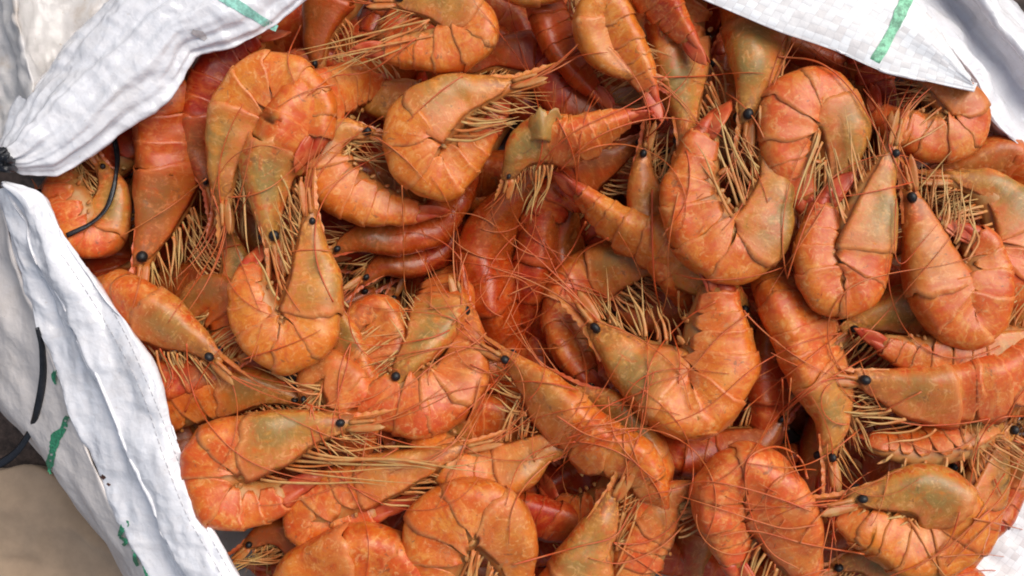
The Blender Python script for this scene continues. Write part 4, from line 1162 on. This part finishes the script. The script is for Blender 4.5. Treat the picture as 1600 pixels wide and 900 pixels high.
# ------------------------------------------------------------------ black tape
def ribbon(path, w, up, th=1.1):
    return tube(path, w, th, up, 6)
kn = empty("black_tie", P(2, 246, 40), "black plastic tie knotted round the gathered sack at the left edge", "tie")
kb = np.asarray(P(2, 246, 40))
kr = np.random.default_rng(5)
for k in range(5):
    a = np.linspace(0, 2 * np.pi, 28)
    cx, cy = -2 + kr.normal(0, 4), 232 + 7 * k
    pa = P(cx + 4 + 20 * np.cos(a) + kr.normal(0, 1), cy + 4 * np.sin(a + .4), 70 + 58 * np.sin(a))
    pv, pf = tube(pa, 5.5, 2.0, np.stack([np.cos(a), 0 * a, np.sin(a)], -1), 6)
    mesh_obj("tie_loop", pv, pf, M_BLACK, kn, kb)
for k in range(3):
    pp = np.array([(8, 232 + 8 * k), (-6 + 8 * k, 246), (14 - 6 * k, 262 - 5 * k)])
    c = catmull(np.c_[pp, [124, 134 + 4 * k, 118]], 14)
    pv, pf = tube(P(c[:, 0], c[:, 1], c[:, 2]), 5, 2.5, (0, .1, 1), 6)
    mesh_obj("tie_knot", pv, pf, M_BLACK, kn, kb)

def loose_tape(label, pp, w, lift, zfun=None):
    c = catmull(pp, 40)
    pa = drape(c[:, :2], lift) if zfun is None else P(c[:, 0], c[:, 1], c[:, 2])
    t = np.linspace(0, 1, 40)
    up = np.stack([.75 * np.sin(t * 5 + .5), .35 * np.cos(t * 4), .75 + 0 * t], -1)
    pv, pf = tube(pa, np.interp(t, np.linspace(0, 1, len(w)), w), 1.0, up, 6)
    o = mesh_obj("black_tape", pv, pf, M_BLACK, None, pa.mean(0))
    o.location = pa.mean(0) * U
    o["label"] = label; o["category"] = "tape"; o["group"] = "loose black tapes"
loose_tape("loose end of black tape lying on the shaded shrimps below the twisted flap", [(176, 205), (183, 240), (182, 268), (176, 300), (164, 328), (140, 350), (104, 368)], [4, 5, 3, 4, 4, 3.5, 4], 6)
tp, _ = on_sheet(VLO, NLO, np.array([(58, 512), (66, 545), (67, 590), (58, 640), (44, 680)], float), 12)
loose_tape("black tape hanging down the outside of the white sack at the left edge", [(58, 512, tp[0, 2]), (66, 545, tp[1, 2]), (67, 590, tp[2, 2]), (58, 640, tp[3, 2]), (44, 680, tp[4, 2]), (14, 716, tp[4, 2] - 8), (-40, 742, tp[4, 2] - 20)], [3, 5.5, 6, 5, 6, 7, 7], 0, True)

# ------------------------------------------------------------------ what lies below the sack
g = np.array([(-6000, -6000), (6000, -6000), (6000, 6000), (-6000, 6000)], float)
gv = np.c_[g, np.full(4, -430.)]
o = mesh_obj("ground", gv, [(0, 1, 2, 3)], M_GROUND, smooth=False); o["kind"] = "structure"
clo = [
    (-420, [(-260, 700), (-120, 722), (0, 731), (70, 728), (150, 770), (260, 860), (330, 940)]),
    (-392, [(-260, 716), (-120, 738), (0, 744), (60, 742), (140, 800), (230, 880), (310, 960)]),
    (-380, [(-260, 790), (-120, 800), (10, 800), (70, 806), (130, 850), (200, 920), (260, 1000)]),
    (-404, [(-260, 850), (-120, 856), (10, 866), (60, 880), (110, 916), (160, 960), (220, 1040)]),
    (-384, [(-260, 920), (-120, 930), (10, 940), (50, 950), (90, 980), (130, 1010), (180, 1080)]),
    (-415, [(-260, 1100), (-120, 1100), (10, 1100), (50, 1100), (90, 1110), (130, 1120), (180, 1140)]),
]
Vc = loft(clo, 60, 8)
nc = nrm(np.cross(np.gradient(Vc, axis=1), np.gradient(Vc, axis=0))); nc *= np.sign(nc[..., 2:3] + 1e-9)
cu = sheet_uv(Vc); cq = np.stack([cu[..., 0] / 160, cu[..., 1] / 70, 0 * cu[..., 0]], -1)
Vc = Vc + nc * (14 * (1 - np.abs(fbm(cq, 5, 2))) ** 3)[..., None]
A, F = shell(Vc, 3, nc)
bc = Vc.reshape(-1, 3).mean(0)
o = mesh_obj("cloth", A, F, M_CLOTH, None, bc); o.location = bc * U
o["label"] = "beige cloth lying on the dark ground below the sack"; o["category"] = "cloth"
